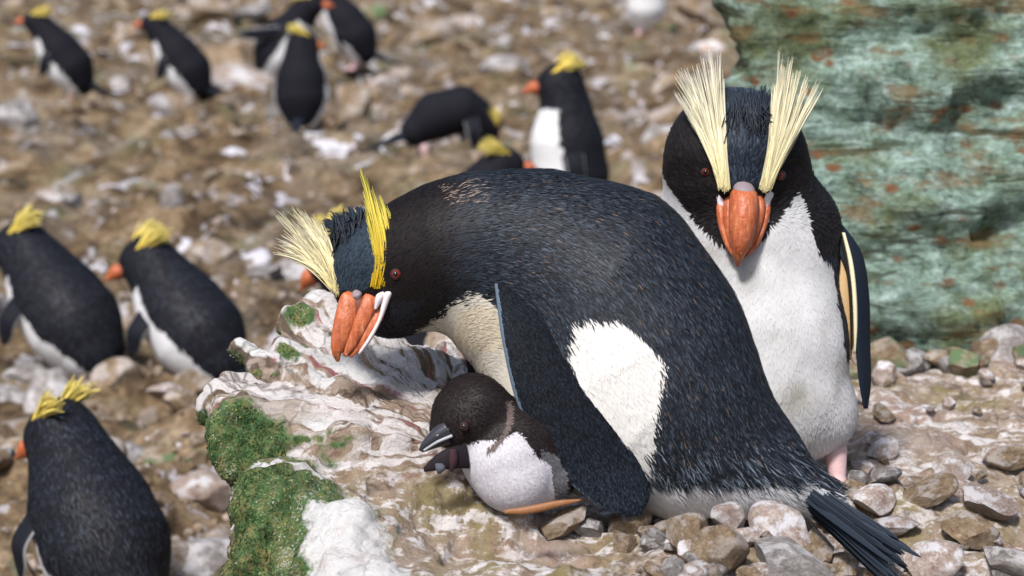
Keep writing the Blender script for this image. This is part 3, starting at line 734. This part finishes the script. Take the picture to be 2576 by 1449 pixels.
# bill
for nm, pts in (('upper_bill', [(888, 736, 84, 14), (882, 752, 94, 26), (867, 810, 106, 27), (851, 866, 104, 19), (847, 892, 98, 11), (850, 910, 88, 4)]),
                ('bill_plate', [(940, 738, 86, 12), (932, 754, 98, 20), (909, 808, 108, 19), (885, 862, 106, 14), (866, 896, 98, 5)]),
                ('lower_bill', [(962, 760, 88, 6), (955, 784, 98, 14), (934, 826, 104, 14), (908, 866, 102, 11), (880, 898, 94, 4)])):
    bill_piece(A, nm, pa, pts, M_bill, deep=.5)
bill_piece(A, 'bill_groove', pa, [(925, 740, 72, 30), (915, 765, 92, 54), (888, 850, 96, 42), (866, 890, 92, 16)], M_groove, deep=.30)
bill_piece(A, 'gape_skin', pa, [(990, 730, 100, 3), (974, 744, 106, 10), (957, 800, 110, 5), (931, 850, 108, 5), (903, 890, 104, 3)], M_gape)
bill_piece(A, 'gape_skin', pa, [(966, 734, 104, 3), (955, 748, 112, 10), (944, 778, 114, 3)], M_gape)
bill_piece(A, 'bill_base', pa, [(893, 730, 88, 6), (898, 742, 96, 13), (902, 756, 98, 6)], M_nub)
eye(A, pa, (997, 690, 124), 13)
YB, YT = (.80, .52, .012), (.62, .56, .10); CB, CT = (.84, .72, .36), (.82, .76, .55)
crest(A, 'crest', pa, [(942, 722, 108), (972, 708, 108)], [(962, 610, 125), (1022, 600, 118)], [(905, 432, 80), (925, 450, 78), (955, 490, 70), (985, 540, 70)], 420, 2.3, YB, YT, 4, 7, 7)
crest(A, 'crest', pa, [(838, 725, 60), (852, 738, 62)], [(770, 640, 40), (835, 600, 40)], [(690, 650, 20), (700, 580, 20), (705, 545, 20), (730, 522, 20), (775, 530, 20), (800, 548, 20)], 260, 1.8, CB, CT, 5, 12, 10)
crest(A, 'crown_plume', pa, [(850, 610, 40), (940, 590, 60)], [(850, 570, 20), (935, 550, 40)], [(805, 560, -10), (870, 522, -10), (935, 530, 10)], 420, 2.6, (.014, .018, .026), (.03, .045, .065), 16, 14, 12)
# flipper
c = [(1310, 660, 105), (1335, 760, 176), (1352, 880, 218), (1388, 1000, 232), (1455, 1110, 226), (1535, 1200, 205), (1592, 1262, 190), (1612, 1283, 182)]
hw = [(78, -8, -30), (92, 0, -22), (92, 8, -16), (92, -18, -12), (88, -42, -10), (72, -48, -10), (44, -32, -8), (12, -10, -4)]
cc, aa = PT(c), np.array(hw, float)*.90
bb_ = np.array([(0, 0, 20), (0, 0, 20), (0, 0, 18), (0, 0, 16), (0, 0, 14), (0, 0, 12), (0, 0, 9), (0, 0, 4)], float)
V, F = loft(cc, aa, bb_, 60, 28)
V = A.L(V); q = A.sheet(V); 
def flipcol(V, F, nr=60, m=28):
    n = len(V); th = np.concatenate([np.tile(np.linspace(0, 2*math.pi, m, endpoint=False), nr), [0, 0]])
    lead = np.cos(th) < -.84
    K = np.tile(np.array([.012, .013, .017]), (n, 1)); K[lead] = (.10, .14, .19); K[(np.cos(th) < -.7) & ~lead] = (.04, .055, .08)
    K[np.sin(th) < -.3] = (.45, .42, .38)
    return K
fl = part(A, 'flipper', pa, V, F, M_flip, flipcol(V, F))
quad = F[0]; 
def flip_flow(p): return A.vec(np.tile([[.45, 1., 0]], (len(p), 1)))
def flip_fc(p, rng):
    n = len(p); b = np.tile(np.array([.006, .006, .008]), (n, 1)); r = rng.random((n, 1))
    t = np.array([.014, .019, .028])*(.2+1.8*r**2); q = A.sheet(p); tip = np.clip((q[:, 1]-1080)/180, 0, 1)[:, None]; t = t*(1+1.3*tip)
    return b, t
sel = orient(V, F)[0]; sel = sel[np.isin(sel % 28, np.arange(0, 13)).all(1)]
V2, F2, K2 = plumage(V, sel, 22000, .006, .0014, .10, flip_flow, flip_fc)
tag(link('plumage', mesh('plumage', V2, F2, M_flip, K2), fl), kind='stuff')
# shoulder crease and far flipper
Vf, Ff = loft(PT([(1250, 740, -165), (1240, 900, -195), (1270, 1050, -190), (1340, 1180, -170)]), [(70, 0, 0), (70, 0, 0), (60, -10, 0), (14, -5, 0)], [(0, 0, 15), (0, 0, 14), (0, 0, 11), (0, 0, 4)], 30, 14)
part(A, 'flipper', pa, A.L(Vf), Ff, M_flip, np.tile(np.array([[.012, .013, .017]]), (len(Vf), 1)))
# stiff tail feathers
for i in range(26):
    t = (i-12.5)/12.5; oy = 48*t+RNG.normal()*3; oz = 40*math.cos(t*1.4)+RNG.normal()*5-20
    a = np.array([1900, 1165+oy*.3, oz-20]); b = np.array([2080-6*t, 1283+oy*.75, oz+50]); e = np.array([2275+RNG.normal()*26-24*abs(t), 1420+oy*1.3+RNG.normal()*9, oz+120])
    side = np.array([-.5, .86, 0])
    V, F = loft(PT([a, (a+b)/2+[0, -6, 0], b, (b+e)/2, e-(e-b)*.1, e]), [side*5, side*8, side*9, side*8, side*5, side*1.2], [(2, 0, 1.), (2, 0, 1.), (2, 0, 1.), (2, 0, .9), (1, 0, .7), (0, 0, .4)], 26, 8)
    th = np.concatenate([np.tile(np.linspace(0, 2*math.pi, 8, endpoint=False), 26), [0, 0]])
    K = np.tile(np.array([.014, .02, .03])*(.7+.9*RNG.random()), (len(V), 1)); K[np.cos(th) < -.85] = np.array([.10, .12, .15])*(.5+.8*RNG.random())
    part(A, 'tail_feather', pa, A.L(V), F, M_flip, K)

# ---- the standing mate
dR = 3.27; base = W(2060, 1245, dR); B = Sheet(dR, base)
pb = link('penguin', None, loc=base)
tag(pb, 'white breasted crested penguin facing forward with upright cream plumes beside the brooding one', 'penguin')
S = SDF(60)
for a, ra, b, rb in (((1850, 395, 70), 172, (1852, 430, 60), 176), ((1852, 430, 90), 150, (1856, 545, 120), 78), ((1858, 440, 0), 165, (1880, 560, 0), 175),
                     ((1775, 575, -10), 122, (1800, 640, 0), 130), ((1995, 570, -10), 118, (1975, 640, 0), 130), ((1890, 640, 10), 200, (1920, 850, 20), 198),
                     ((1920, 850, 20), 198, (1935, 985, 25), 200), ((1950, 985, 25), 185, (2070, 1045, 30), 84), ((1850, 1060, 20), 120, (1820, 1090, 20), 80), ((1900, 1000, -60), 150, (1920, 1120, -120), 60)):
    S.cone(PT([a])[0], ra, PT([b])[0], rb, 55)
V, F = B.sdf_mesh(S, 7, .85)
WB = [(1560, 380), (1655, 425), (1690, 478), (1745, 545), (1800, 602), (1855, 640), (1912, 602), (1955, 548), (2008, 486), (2035, 560), (2062, 640), (2095, 668), (2112, 800), (2130, 900), (2220, 1000), (2220, 1300), (1500, 1300)]
def b_col(V, rng=None):
    q = B.sheet(V); x, y, z = q.T
    nj = noise(np.stack([x/20, y/20, z/20], 1), 3)*6
    n = len(V); b = np.tile(DARK, (n, 1)); t = np.tile(np.array([.03, .042, .06]), (n, 1))
    face = (y < 640) & ~inpoly(x, y, [(1815, 200), (1955, 200), (1925, 470), (1822, 470)]); b[face] = BLK; t[face] = (.016, .013, .014)
    crown = inpoly(x, y, [(1815, 180), (1960, 180), (1925, 475), (1822, 475)]); b[crown] = (.013, .018, .028); t[crown] = (.04, .058, .085)
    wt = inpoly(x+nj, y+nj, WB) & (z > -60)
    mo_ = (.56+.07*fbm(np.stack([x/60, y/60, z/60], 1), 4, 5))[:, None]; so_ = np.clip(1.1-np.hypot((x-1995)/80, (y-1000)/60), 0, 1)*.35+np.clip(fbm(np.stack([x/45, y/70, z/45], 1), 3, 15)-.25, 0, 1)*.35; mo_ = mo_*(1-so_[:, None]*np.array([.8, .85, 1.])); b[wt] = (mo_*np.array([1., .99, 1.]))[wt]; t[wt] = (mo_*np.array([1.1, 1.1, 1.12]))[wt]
    if rng is not None:
        r = rng.random((n, 1)); t = np.where(wt[:, None], t*(.93+.07*r), t*(.3+2.*r**2))
    return b, t
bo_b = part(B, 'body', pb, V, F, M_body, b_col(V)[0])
BV_, BF_ = V, F
def flowB(p):
    q = B.sheet(p); x, y, z = q.T
    hd = np.clip((600-y)/80, 0, 1)
    away = np.stack([(x-1858)/260, (y-640)/260, -.8*np.ones_like(x)], 1)
    dn = np.stack([(x-1900)/700, np.ones_like(x), np.zeros_like(x)], 1)
    return B.vec(hd[:, None]*away+(1-hd)[:, None]*dn)
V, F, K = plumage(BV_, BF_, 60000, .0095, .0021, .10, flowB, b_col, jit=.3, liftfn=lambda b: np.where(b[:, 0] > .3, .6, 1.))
tag(link('plumage', mesh('plumage', V, F, M_feather, K), bo_b), kind='stuff')
Z0 = 215
for nm, pts in (('upper_bill', [(1873, 470, Z0-20, 18), (1872, 490, Z0-6, 34), (1869, 550, Z0+12, 35), (1863, 608, Z0+18, 26), (1858, 645, Z0+12, 14), (1856, 672, Z0-2, 3)]),
                ('bill_plate', [(1838, 488, Z0-36, 4), (1834, 510, Z0-24, 13), (1834, 560, Z0-12, 13), (1843, 612, Z0-4, 9), (1853, 648, Z0, 3)]),
                ('bill_plate', [(1812, 500, Z0-44, 4), (1812, 525, Z0-34, 10), (1817, 570, Z0-22, 9), (1832, 620, Z0-10, 6), (1850, 650, Z0-4, 2)]),
                ('bill_plate', [(1908, 488, Z0-36, 4), (1912, 510, Z0-24, 13), (1906, 560, Z0-12, 12), (1889, 610, Z0-4, 8), (1868, 645, Z0, 3)]),
                ('bill_plate', [(1932, 500, Z0-44, 4), (1930, 525, Z0-34, 9), (1920, 570, Z0-22, 8), (1900, 618, Z0-10, 6), (1872, 648, Z0-4, 2)])):
    bill_piece(B, nm, pb, pts, M_bill)
bill_piece(B, 'lower_bill', pb, [(1872, 490, Z0-70, 40), (1870, 540, Z0-44, 58), (1863, 600, Z0-24, 36), (1857, 650, Z0-10, 8)], M_groove, deep=.6)
bill_piece(B, 'bill_base', pb, [(1874, 452, Z0-40, 8), (1873, 464, Z0-24, 22), (1872, 480, Z0-6, 27), (1872, 494, Z0+6, 16)], M_nub)
for s_, x0 in ((-1, 1812), (1, 1930)):
    bill_piece(B, 'gape_skin', pb, [(x0+s_*16, 466, Z0-66, 3), (x0+s_*6, 482, Z0-48, 14), (x0-s_*2, 510, Z0-38, 10), (x0+s_*2, 560, Z0-34, 3)], M_gape)
eye(B, pb, (1776, 432, 184), 11); eye(B, pb, (1962, 440, 192), 12)
crest(B, 'crest', pb, [(1812, 470, 215), (1828, 474, 218)], [(1778, 345, 225), (1822, 325, 230)], [(1690, 218, 160), (1712, 185, 150), (1740, 140, 140), (1765, 128, 140), (1795, 140, 140), (1815, 165, 140)], 430, 1.7, (.86, .76, .42), (.84, .80, .66), 4, 7, 12)
crest(B, 'crest', pb, [(1918, 476, 218), (1934, 470, 215)], [(1945, 335, 230), (1992, 350, 225)], [(1950, 150, 140), (1975, 128, 140), (2000, 125, 140), (2025, 150, 140), (2050, 190, 150), (2060, 235, 160)], 430, 1.7, (.86, .76, .42), (.84, .78, .58), 4, 7, 12)
crest(B, 'crown_plume', pb, [(1838, 330, 190), (1935, 330, 190)], [(1838, 270, 180), (1935, 270, 180)], [(1822, 222, 120), (1885, 215, 130), (1950, 218, 120)], 420, 2.6, (.012, .016, .024), (.035, .05, .072), 18, 12, 10)
# flipper at its left side: dark outer face, pale leading edge, tan lining
V, F = loft(PT([(2085, 560, -10), (2140, 640, 15), (2164, 740, 25), (2170, 860, 22), (2176, 960, 14), (2178, 1028, 6)]), [(26, -8, -14), (30, -5, -26), (26, 0, -30), (22, 0, -26), (17, 0, -18), (6, 0, -5)], [(8, 0, 12), (8, 0, 12), (7, 0, 10), (7, 0, 9), (6, 0, 7), (2, 0, 2)], 50, 20)
part(B, 'flipper', pb, B.L(V), F, M_flip, np.tile(np.array([[.014, .020, .032]]), (len(V), 1)))
V, F = loft(PT([(2112, 640, 20), (2122, 720, 40), (2126, 800, 42), (2130, 850, 38), (2138, 905, 25)]), [(12, 0, 0), (23, 0, -4), (25, 0, -6), (19, 0, -6), (4, 0, -2)], [(0, 0, 10)]*4+[(0, 0, 3)], 30, 14)
o = part(B, 'flipper_lining', pb, B.L(V), F, M_flip, np.tile(np.array([[.55, .37, .19]]), (len(V), 1))); o['label'] = 'tan underside of the flipper'
V, F = loft(PT([(2122, 585, 30), (2140, 660, 48), (2149, 740, 54), (2152, 820, 50), (2150, 890, 40)]), [(4, 0, 0), (6, 0, 0), (6, 0, 0), (5, 0, 0), (2, 0, 0)], [(0, 0, 6)]*5, 30, 8)
part(B, 'flipper_edge', pb, B.L(V), F, M_flip, np.tile(np.array([[.74, .68, .46]]), (len(V), 1)))
V, F = loft(PT([(2118, 600, 36), (2132, 680, 52), (2140, 760, 58), (2142, 880, 46)]), [(3, 0, 0), (4, 0, 0), (4, 0, 0), (2, 0, 0)], [(0, 0, 6)]*4, 30, 8)
part(B, 'flipper_edge', pb, B.L(V), F, M_flip, np.tile(np.array([[.02, .016, .012]]), (len(V), 1)))
V, F = loft(PT([(1680, 600, -40), (1650, 760, -30), (1650, 900, -30), (1670, 1030, -30)]), [(30, 0, 0), (34, 0, 0), (26, 0, 0), (8, 0, 0)], [(0, 0, 14)]*3+[(0, 0, 5)], 30, 12)
part(B, 'flipper', pb, B.L(V), F, M_flip, np.tile(np.array([[.014, .020, .032]]), (len(V), 1)))
def foot_mesh(sh, c, spread=1.):
    S_ = SDF(16); x, y, z = c
    S_.cone((x, y-95, z-20), 30, (x+4, y-10, z), 20)
    for dx, dz in ((-42, 70), (0, 90), (40, 66)): S_.cone((x+4, y-6, z), 17, (x+dx*spread, y+14, z+dz), 9)
    for dx, dz in ((-42, 70), (0, 90), (40, 66)): S_.cone((x+dx*spread, y+14, z+dz), 7, (x+dx*1.2*spread, y+22, z+dz+26), 3, 6)
    V, F = S_.mesh(4.5); return sh.L(V), F[:, ::-1]
for cx in (2098, 1900):
    V, F = foot_mesh(B, (cx, 1225, 40)); part(B, 'foot', pb, V, F, M_foot)
# short tail behind
V, F = loft(PT([(1920, 1120, -120), (1925, 1190, -190), (1930, 1245, -260)]), [(45, 0, 0), (40, 0, 0), (16, 0, 0)], [(0, 12, 6), (0, 8, 5), (0, 4, 2)], 16, 12)
part(B, 'tail', pb, B.L(V), F, M_flip, np.tile(np.array([[.014, .020, .032]]), (len(V), 1)))

# ---- the chick
dC = 2.86; base = W(1290, 1275, dC); C = Sheet(dC, base)
pc = link('penguin_chick', None, loc=base)
tag(pc, 'downy brown headed chick with white belly tucked under the brooding penguin', 'chick')
S = SDF(30)
for a, ra, b, rb in (((1190, 1030, 0), 92, (1175, 1045, 10), 90), ((1135, 1075, 25), 42, (1120, 1085, 30), 36), ((1235, 1050, -10), 70, (1290, 1090, -20), 85), ((1280, 1150, -10), 112, (1290, 1180, -10), 108),
                     ((1255, 1150, 0), 92, (1300, 1200, 0), 82), ((1340, 1120, -40), 90, (1390, 1200, -30), 60)):
    S.cone(PT([a])[0], ra, PT([b])[0], rb, 26)
V, F = C.sdf_mesh(S, 5, .9)
WC = [(1143, 1125), (1160, 1118), (1215, 1108), (1265, 1105), (1300, 1085), (1325, 1110), (1352, 1150), (1385, 1170), (1400, 1300), (1100, 1300)]
def c_col(V, rng=None):
    q = C.sheet(V); x, y, z = q.T; n = len(V)
    b = np.tile(np.array([.014, .010, .010]), (n, 1)); t = np.tile(np.array([.024, .017, .018]), (n, 1))
    gr = inpoly(x, y, [(1360, 1130), (1420, 1150), (1430, 1260), (1365, 1260)]); b[gr] = (.10, .10, .11); t[gr] = (.16, .16, .17)
    wt = inpoly(x, y, WC); b[wt] = (.54, .52, .57); t[wt] = (.62, .59, .64)
    ring = (np.abs(np.hypot(x-1190, (y-1040)*.9)-92) < 7) & (x > 1225) & (y > 1010) & (z > 0); b[ring] = (.12, .09, .08); t[ring] = (.14, .11, .1)
    if rng is not None: t = t*(.6+.8*rng.random((n, 1)))*np.where(wt, 1., 1.)[:, None]; t = np.minimum(t, .78)
    return b, t
bo_c = part(C, 'body', pc, V, F, M_body, c_col(V)[0])
def flowC(p):
    q = C.sheet(p); return C.vec(np.stack([(q[:, 0]-1080)/300, .3+.7*(q[:, 1] > 1110), np.zeros(len(p))], 1))
V2, F2, K2 = plumage(V, F, 14000, .0050, .0011, .16, flowC, c_col, jit=.9, liftfn=lambda b: np.where(b[:, 0] > .3, .3, 1.))
tag(link('plumage', mesh('plumage', V2, F2, M_feather, K2), bo_c), kind='stuff')
bill_piece(C, 'upper_bill', pc, [(1128, 1078, 50, 27), (1095, 1098, 56, 18), (1068, 1120, 56, 10), (1056, 1134, 54, 4)], M_cbill, 3)
bill_piece(C, 'lower_bill', pc, [(1130, 1104, 50, 14), (1098, 1118, 54, 9), (1062, 1136, 54, 3)], M_cbill, 3)
bill_piece(C, 'bill_edge', pc, [(1138, 1096, 76, 4), (1100, 1112, 70, 4), (1066, 1133, 60, 3)], M_cline, 2)
bill_piece(C, 'bill_edge', pc, [(1128, 1080, 76, 3), (1098, 1096, 74, 3)], M_cline, 2)
eye(C, pc, (1168, 1072, 98), 9, M_lid)
V, F = loft(PT([(1178, 1148, 55), (1140, 1152, 84), (1104, 1162, 92), (1066, 1182, 90)]), [(4, 30, 0), (4, 27, 0), (4, 20, 0), (1, 6, 0)], [(0, 0, 16), (0, 0, 12), (0, 0, 8), (0, 0, 3)], 20, 12)
part(C, 'flipper', pc, C.L(V), F, M_flip, np.tile(np.array([[.02, .016, .02]]), (len(V), 1)))
V, F = loft(PT([(1140, 1130, 95), (1140, 1160, 98), (1136, 1186, 92)]), [(10, 0, 0), (11, 0, 0), (4, 0, 0)], [(0, 0, 10), (0, 0, 8), (0, 0, 4)], 12, 10)
part(C, 'toe', pc, C.L(V), F, M_flip, np.tile(np.array([[.05, .025, .03]]), (len(V), 1)))
V, F = loft(PT([(1105, 1165, 92), (1108, 1180, 96), (1104, 1192, 92)]), [(14, 0, 0), (12, 0, 0), (4, 0, 0)], [(0, 0, 10), (0, 0, 8), (0, 0, 4)], 12, 10)
part(C, 'toe', pc, C.L(V), F, M_flip, np.tile(np.array([[.09, .10, .12]]), (len(V), 1)))
# orange quill lying under the chick
base = W(1360, 1290, 2.80); Q = Sheet(2.80, base)
V, F = loft(PT([(1268, 1288, 30), (1330, 1283, 36), (1400, 1268, 36), (1462, 1258, 30)]), [(1, 5, 0), (1, 10, 0), (1, 9, 0), (0, 3, 0)], [(0, 0, 3), (0, 0, 6), (0, 0, 6), (0, 0, 2)], 24, 10)
o = link('quill', mesh('quill', Q.L(V), F, mat('orange_horn', .5, .3, color=(.27, .12, .05), bump=(120, .6, .003))), loc=base)
tag(o, 'thin orange brown quill lying on the stones in front of the chick', 'quill')

# ------------------------------------------------------------------ the colony: penguins built upright, facing +x, then turned
def sdf_tube(pts, h, k=.02):
    S_ = SDF(k)
    for i in range(len(pts)-1): S_.cone(pts[i][:3], pts[i][3], pts[i+1][:3], pts[i+1][3])
    return S_.mesh(h)
FOOTM = None
def colony_penguin(loc, yaw, sc_, spine, head_yaw, head_pitch, label, flips=((-.02, .03, -.2), (-.02, .03, -.2)), feet=True, tail=(-.14, -.07), tail0=None, voxel=.009, group=None, crest_n=70, flipw=1., wof=.30, feath=0):
    """spine: (x, z, r) hip .. head, in the sagittal plane; head_yaw turns the head about z (left positive)"""
    global FOOTM
    R = np.array(Matrix.Rotation(yaw, 3, 'Z'))
    root = link('penguin', None, loc=loc); tag(root, label, 'penguin', group)
    def T(V): return (np.asarray(V, float)*sc_)@R.T
    sp_ = np.array([(x, 0, z) for x, z, r in spine]); rr = np.array([r for x, z, r in spine])
    hc = sp_[-1]; hr = rr[-1]
    hd = np.array([math.cos(head_pitch)*math.cos(head_yaw), math.cos(head_pitch)*math.sin(head_yaw), math.sin(head_pitch)])
    hs = np.array([-math.sin(head_yaw), math.cos(head_yaw), 0]); hu = np.cross(hd, hs)
    S_ = SDF(.05)
    for i in range(len(sp_)-1): S_.cone(sp_[i], rr[i], sp_[i+1], rr[i+1])
    S_.cone(hc, hr, hc+hd*.035, hr*.72)
    V, F = S_.mesh(voxel)
    seg_t = np.linspace(0, 1, 60); fine = spline(sp_, 60); ft = np.gradient(fine, axis=0); ft /= np.linalg.norm(ft, axis=1, keepdims=True)
    fr_ = np.interp(seg_t*(len(rr)-1), np.arange(len(rr)), rr)
    j = ((V[:, None]-fine[None])**2).sum(2).argmin(1)
    front = np.cross(np.array([0, 1., 0]), ft[j]); off = V-fine[j]
    # belly side is +x turned with the spine
    fs = (off*front).sum(1)/fr_[j]; tt = seg_t[j]
    nz = noise(V*60, 5)*.10
    wht = (fs+nz > wof-.30*np.clip(1-tt*1.6, 0, 1)) & (tt < .76) & (np.linalg.norm(V-hc-hd*hr*.3, axis=1) > hr*1.25)
    K = np.tile(np.array([.012, .012, .017]), (len(V), 1)); K[wht] = (.74, .74, .76)
    bd_ = part(None, 'body', root, T(V), F, M_far, K)
    if feath:
        Vt = T(V); Vp = V; ftj = -ft[j]
        def near(p): return ((p[:, None, :]-Vt[None, ::7])**2).sum(2).argmin(1)*7
        cache = {}
        def fl_(p):
            cache['i'] = np.concatenate([near(p[a:a+2000]) for a in range(0, len(p), 2000)]); return T(ftj[cache['i']])
        def fc_(p, rng):
            loc_ = (p/sc_)@R; jj = np.concatenate([((loc_[a:a+4000, None]-fine[None])**2).sum(2).argmin(1) for a in range(0, len(p), 4000)])
            f2 = ((loc_-fine[jj])*np.cross(np.array([0, 1., 0]), ft[jj])).sum(1)/fr_[jj]; t2 = seg_t[jj]
            w2 = (f2+noise(loc_*60, 5)*.10 > wof-.30*np.clip(1-t2*1.6, 0, 1)) & (t2 < .76) & (np.linalg.norm(loc_-hc-hd*hr*.3, axis=1) > hr*1.25)
            b_ = np.where(w2[:, None], np.array([.66, .66, .68]), np.array([.010, .010, .014])); r_ = rng.random((len(p), 1))
            return b_, np.where(w2[:, None], b_*1.08, np.array([.030, .038, .055])*(.2+2*r_**3))
        V2, F2, K2 = plumage(Vt, F, feath, .012, .003, .10, fl_, fc_, liftfn=lambda b: np.where(b[:, 0] > .3, .35, 1.))
        tag(link('plumage', mesh('plumage', V2, F2, M_feather, K2), bd_), kind='stuff')
    # bill
    b0 = hc+hd*(hr*.78)-hu*.008
    V, F = sdf_tube([(*(b0), .022), (*(b0+hd*.05-hu*.002), .017), (*(b0+hd*.088-hu*.016), .005)], .004); part(None, 'upper_bill', root, T(V), F, M_bill)
    V, F = sdf_tube([(*(b0-hu*.016), .013), (*(b0+hd*.05-hu*.02), .008)], .004); part(None, 'lower_bill', root, T(V), F, M_bill)
    for s_ in (-1, 1):
        e = hc+hd*hr*.55+hs*s_*hr*.80+hu*hr*.16
        V, F = SDF(1).ball(e, .0085).mesh(.003); part(None, 'eye', root, T(V), F, M_eye)
        n = crest_n; t = RNG.random(n)[:, None]
        a = hc+hd*hr*1.02+hs*s_*hr*.42+hu*(.006)+RNG.normal(size=(n, 3))*.003
        m_ = hc+hd*hr*.1+hs*s_*hr*(.80)+hu*hr*(1.02)+RNG.normal(size=(n, 3))*.006
        c_ = hc-hd*hr*(.6+.6*t)+hs*s_*hr*(.85+.2*t)+hu*hr*(.95+.55*(1-t))+RNG.normal(size=(n, 3))*.008
        g = .7+.5*RNG.random((n, 1)); V, F, K = strands(np.stack([a, m_, c_], 1), .0034*(.7+.6*RNG.random(n)), np.stack([np.array([.80, .55, .03])*g, np.array([.78, .66, .20])*g], 1), 7)
        part(None, 'crest', root, T(V), F, M_crest, K)
    # flippers
    ci = max(len(sp_)-3, 1); sh_c = sp_[ci]*.75+sp_[ci+1]*.25; sr = rr[ci]*.75+rr[ci+1]*.25
    for s_, tipv in zip((1, -1), flips):
        a = sh_c+np.array([0, s_*sr*.86, 0]); tip = a+np.array([tipv[0], s_*tipv[1], tipv[2]])
        mid = (a+tip)/2+np.array([0, s_*.03, 0]); d_ = (tip-a)/np.linalg.norm(tip-a)
        nrm = np.array([0, s_*1., 0.]); wv = np.cross(d_, nrm)
        if np.linalg.norm(wv) < .3: wv = np.array([1., 0, 0])
        wv /= np.linalg.norm(wv); nv = np.cross(wv, d_)
        V, F = loft([a, a*.6+mid*.4, mid, mid*.4+tip*.6, tip], [wv*.026*flipw, wv*.034*flipw, wv*.033*flipw, wv*.026*flipw, wv*.007], [nv*.012, nv*.011, nv*.009, nv*.007, nv*.003], 22, 12)
        th = np.concatenate([np.tile(np.linspace(0, 2*math.pi, 12, endpoint=False), 22), [0, 0]])
        K = np.tile(np.array([.013, .014, .02]), (len(V), 1)); inner = (np.sin(th)*np.sign(nv[1]*s_+1e-9) < -.2); K[inner] = (.62, .60, .58)
        K[(np.abs(np.cos(th)) > .93)] = (.55, .56, .58)
        part(None, 'flipper', root, T(V), F, M_flip, K)
    # tail
    h0 = sp_[0] if tail0 is None else np.array([tail0[0], 0, tail0[1]])
    e = h0+np.array([tail[0]-.06, 0, tail[1]])*1.25
    V, F = loft([h0, h0*.4+e*.6, e], [(0, .05, 0), (0, .035, 0), (0, .014, 0)], [(.01, 0, .035), (.005, 0, .016), (0, 0, .004)], 14, 12)
    part(None, 'tail', root, T(V), F, M_flip, np.tile(np.array([[.014, .018, .026]]), (len(V), 1)))
    if feet:
        for s_ in (-1, 1):
            x0 = sp_[0][0]+.05
            S_ = SDF(.01); S_.cone((x0-.02, s_*.045, .07), .022, (x0-.01, s_*.048, .012), .013)
            for dy in (-.028, 0, .026): S_.cone((x0-.01, s_*.048, .012), .011, (x0+.06-abs(dy)*.4, s_*.048+dy, .008), .006)
            V, F = S_.mesh(.005); part(None, 'foot', root, T(V), F, M_foot)
    return root
STAND = [(-.03, .115, .092), (-.015, .20, .124), (.0, .33, .116), (.005, .45, .076), (.02, .53, .063)]
LEAN = [(-.09, .12, .092), (-.05, .20, .124), (.02, .30, .112), (.085, .395, .074), (.14, .46, .060)]
HUNCH = [(-.10, .115, .095), (-.04, .185, .128), (.04, .265, .120), (.10, .345, .082), (.15, .400, .064)]
STOOP = [(-.15, .15, .075), (-.05, .215, .105), (.07, .245, .100), (.15, .215, .066), (.19, .16, .056)]
def put(px, py, z=None):
    g = G(px, py); return Vector((g[0], g[1], gh(g[0], g[1])-.01 if z is None else z))
rad_ = math.radians
colony_penguin(put(455, 252), rad_(172), .98, LEAN, 0, rad_(8), 'leaning penguin above a squarish tan block, its tail toward the flipper waving pair', flips=((.06, .02, -.17), (.06, .02, -.17)), wof=.42)
colony_penguin(put(722, 200), rad_(-14), 1.12, LEAN, 0, rad_(10), 'penguin stretching one flipper out behind, bill to bill with its mate', flips=((-.03, .03, -.2), (-.25, .09, -.01)))
colony_penguin(put(875, 175), rad_(168), 1.05, LEAN, 0, rad_(10), 'black backed penguin bill to bill with the flipper waving one', flips=((-.05, .02, -.2), (-.05, .02, -.2)), wof=.5)
colony_penguin(put(762, 352), rad_(85), .80, [(x, z, r*1.22) for x, z, r in STAND], rad_(-78), rad_(-4), 'penguin seen from behind turning its head over its right shoulder', flips=((-.01, .06, -.2), (-.01, .06, -.2)), wof=-.15)
colony_penguin(put(1125, 395), rad_(14), .98, STOOP, rad_(-10), rad_(-60), 'penguin stooping forward with its tail out and head low', flips=((.02, .04, -.17), (.02, .04, -.17)), wof=1.3)
colony_penguin(put(1425, 575), rad_(186), 1.08, STAND, 0, rad_(-4), 'upright sentinel penguin in profile with a white front behind the brooding one', flips=((-.03, .04, -.22), (-.03, .04, -.22)), voxel=.008, crest_n=100, wof=.40, feath=5000)
colony_penguin(put(1165, 690), rad_(10), .95, LEAN, 0, rad_(0), 'low penguin showing only its yellow browed head beside the sentinel', voxel=.008, crest_n=100)
colony_penguin(put(1625, 78), rad_(-100), 1.1, STAND, 0, 0, 'penguin high on the slope of which only white belly and flipper show', flips=((.0, .07, -.2), (.0, .07, -.2)))
colony_penguin(put(478, 900), rad_(150), .95, HUNCH, rad_(48), rad_(-14), 'hunched penguin with blue black back and white thigh on the open scree', flips=((.05, .05, -.15), (.05, .05, -.15)), voxel=.008, crest_n=110, wof=.12, feath=9000)
colony_penguin(put(250, 1470), rad_(128), .92, HUNCH, rad_(30), rad_(-20), 'dark backed penguin turned away at the foot of the mossy ledge', flips=((.0, .06, -.16), (.0, .06, -.16)), voxel=.008, feath=12000)
colony_penguin(put(985, 1072), rad_(165), 1.0, LEAN, rad_(0), rad_(-36), 'penguin half hidden behind the ledge and the brooding bird\'s cream plume', voxel=.008, crest_n=110)
# the colony goes on past the left and right of the sharp picture
colony_penguin(put(160, 245), rad_(176), .98, LEAN, 0, rad_(8), 'leaning penguin alone above a low brown rock at the colony edge', flips=((.06, .02, -.17), (.06, .02, -.17)), wof=.42)
colony_penguin(put(165, 890), rad_(150), .98, HUNCH, rad_(40), rad_(-14), 'hunched penguin standing tail to bill in front of another hunched one', flips=((.05, .05, -.15), (.05, .05, -.15)), voxel=.008, feath=9000)
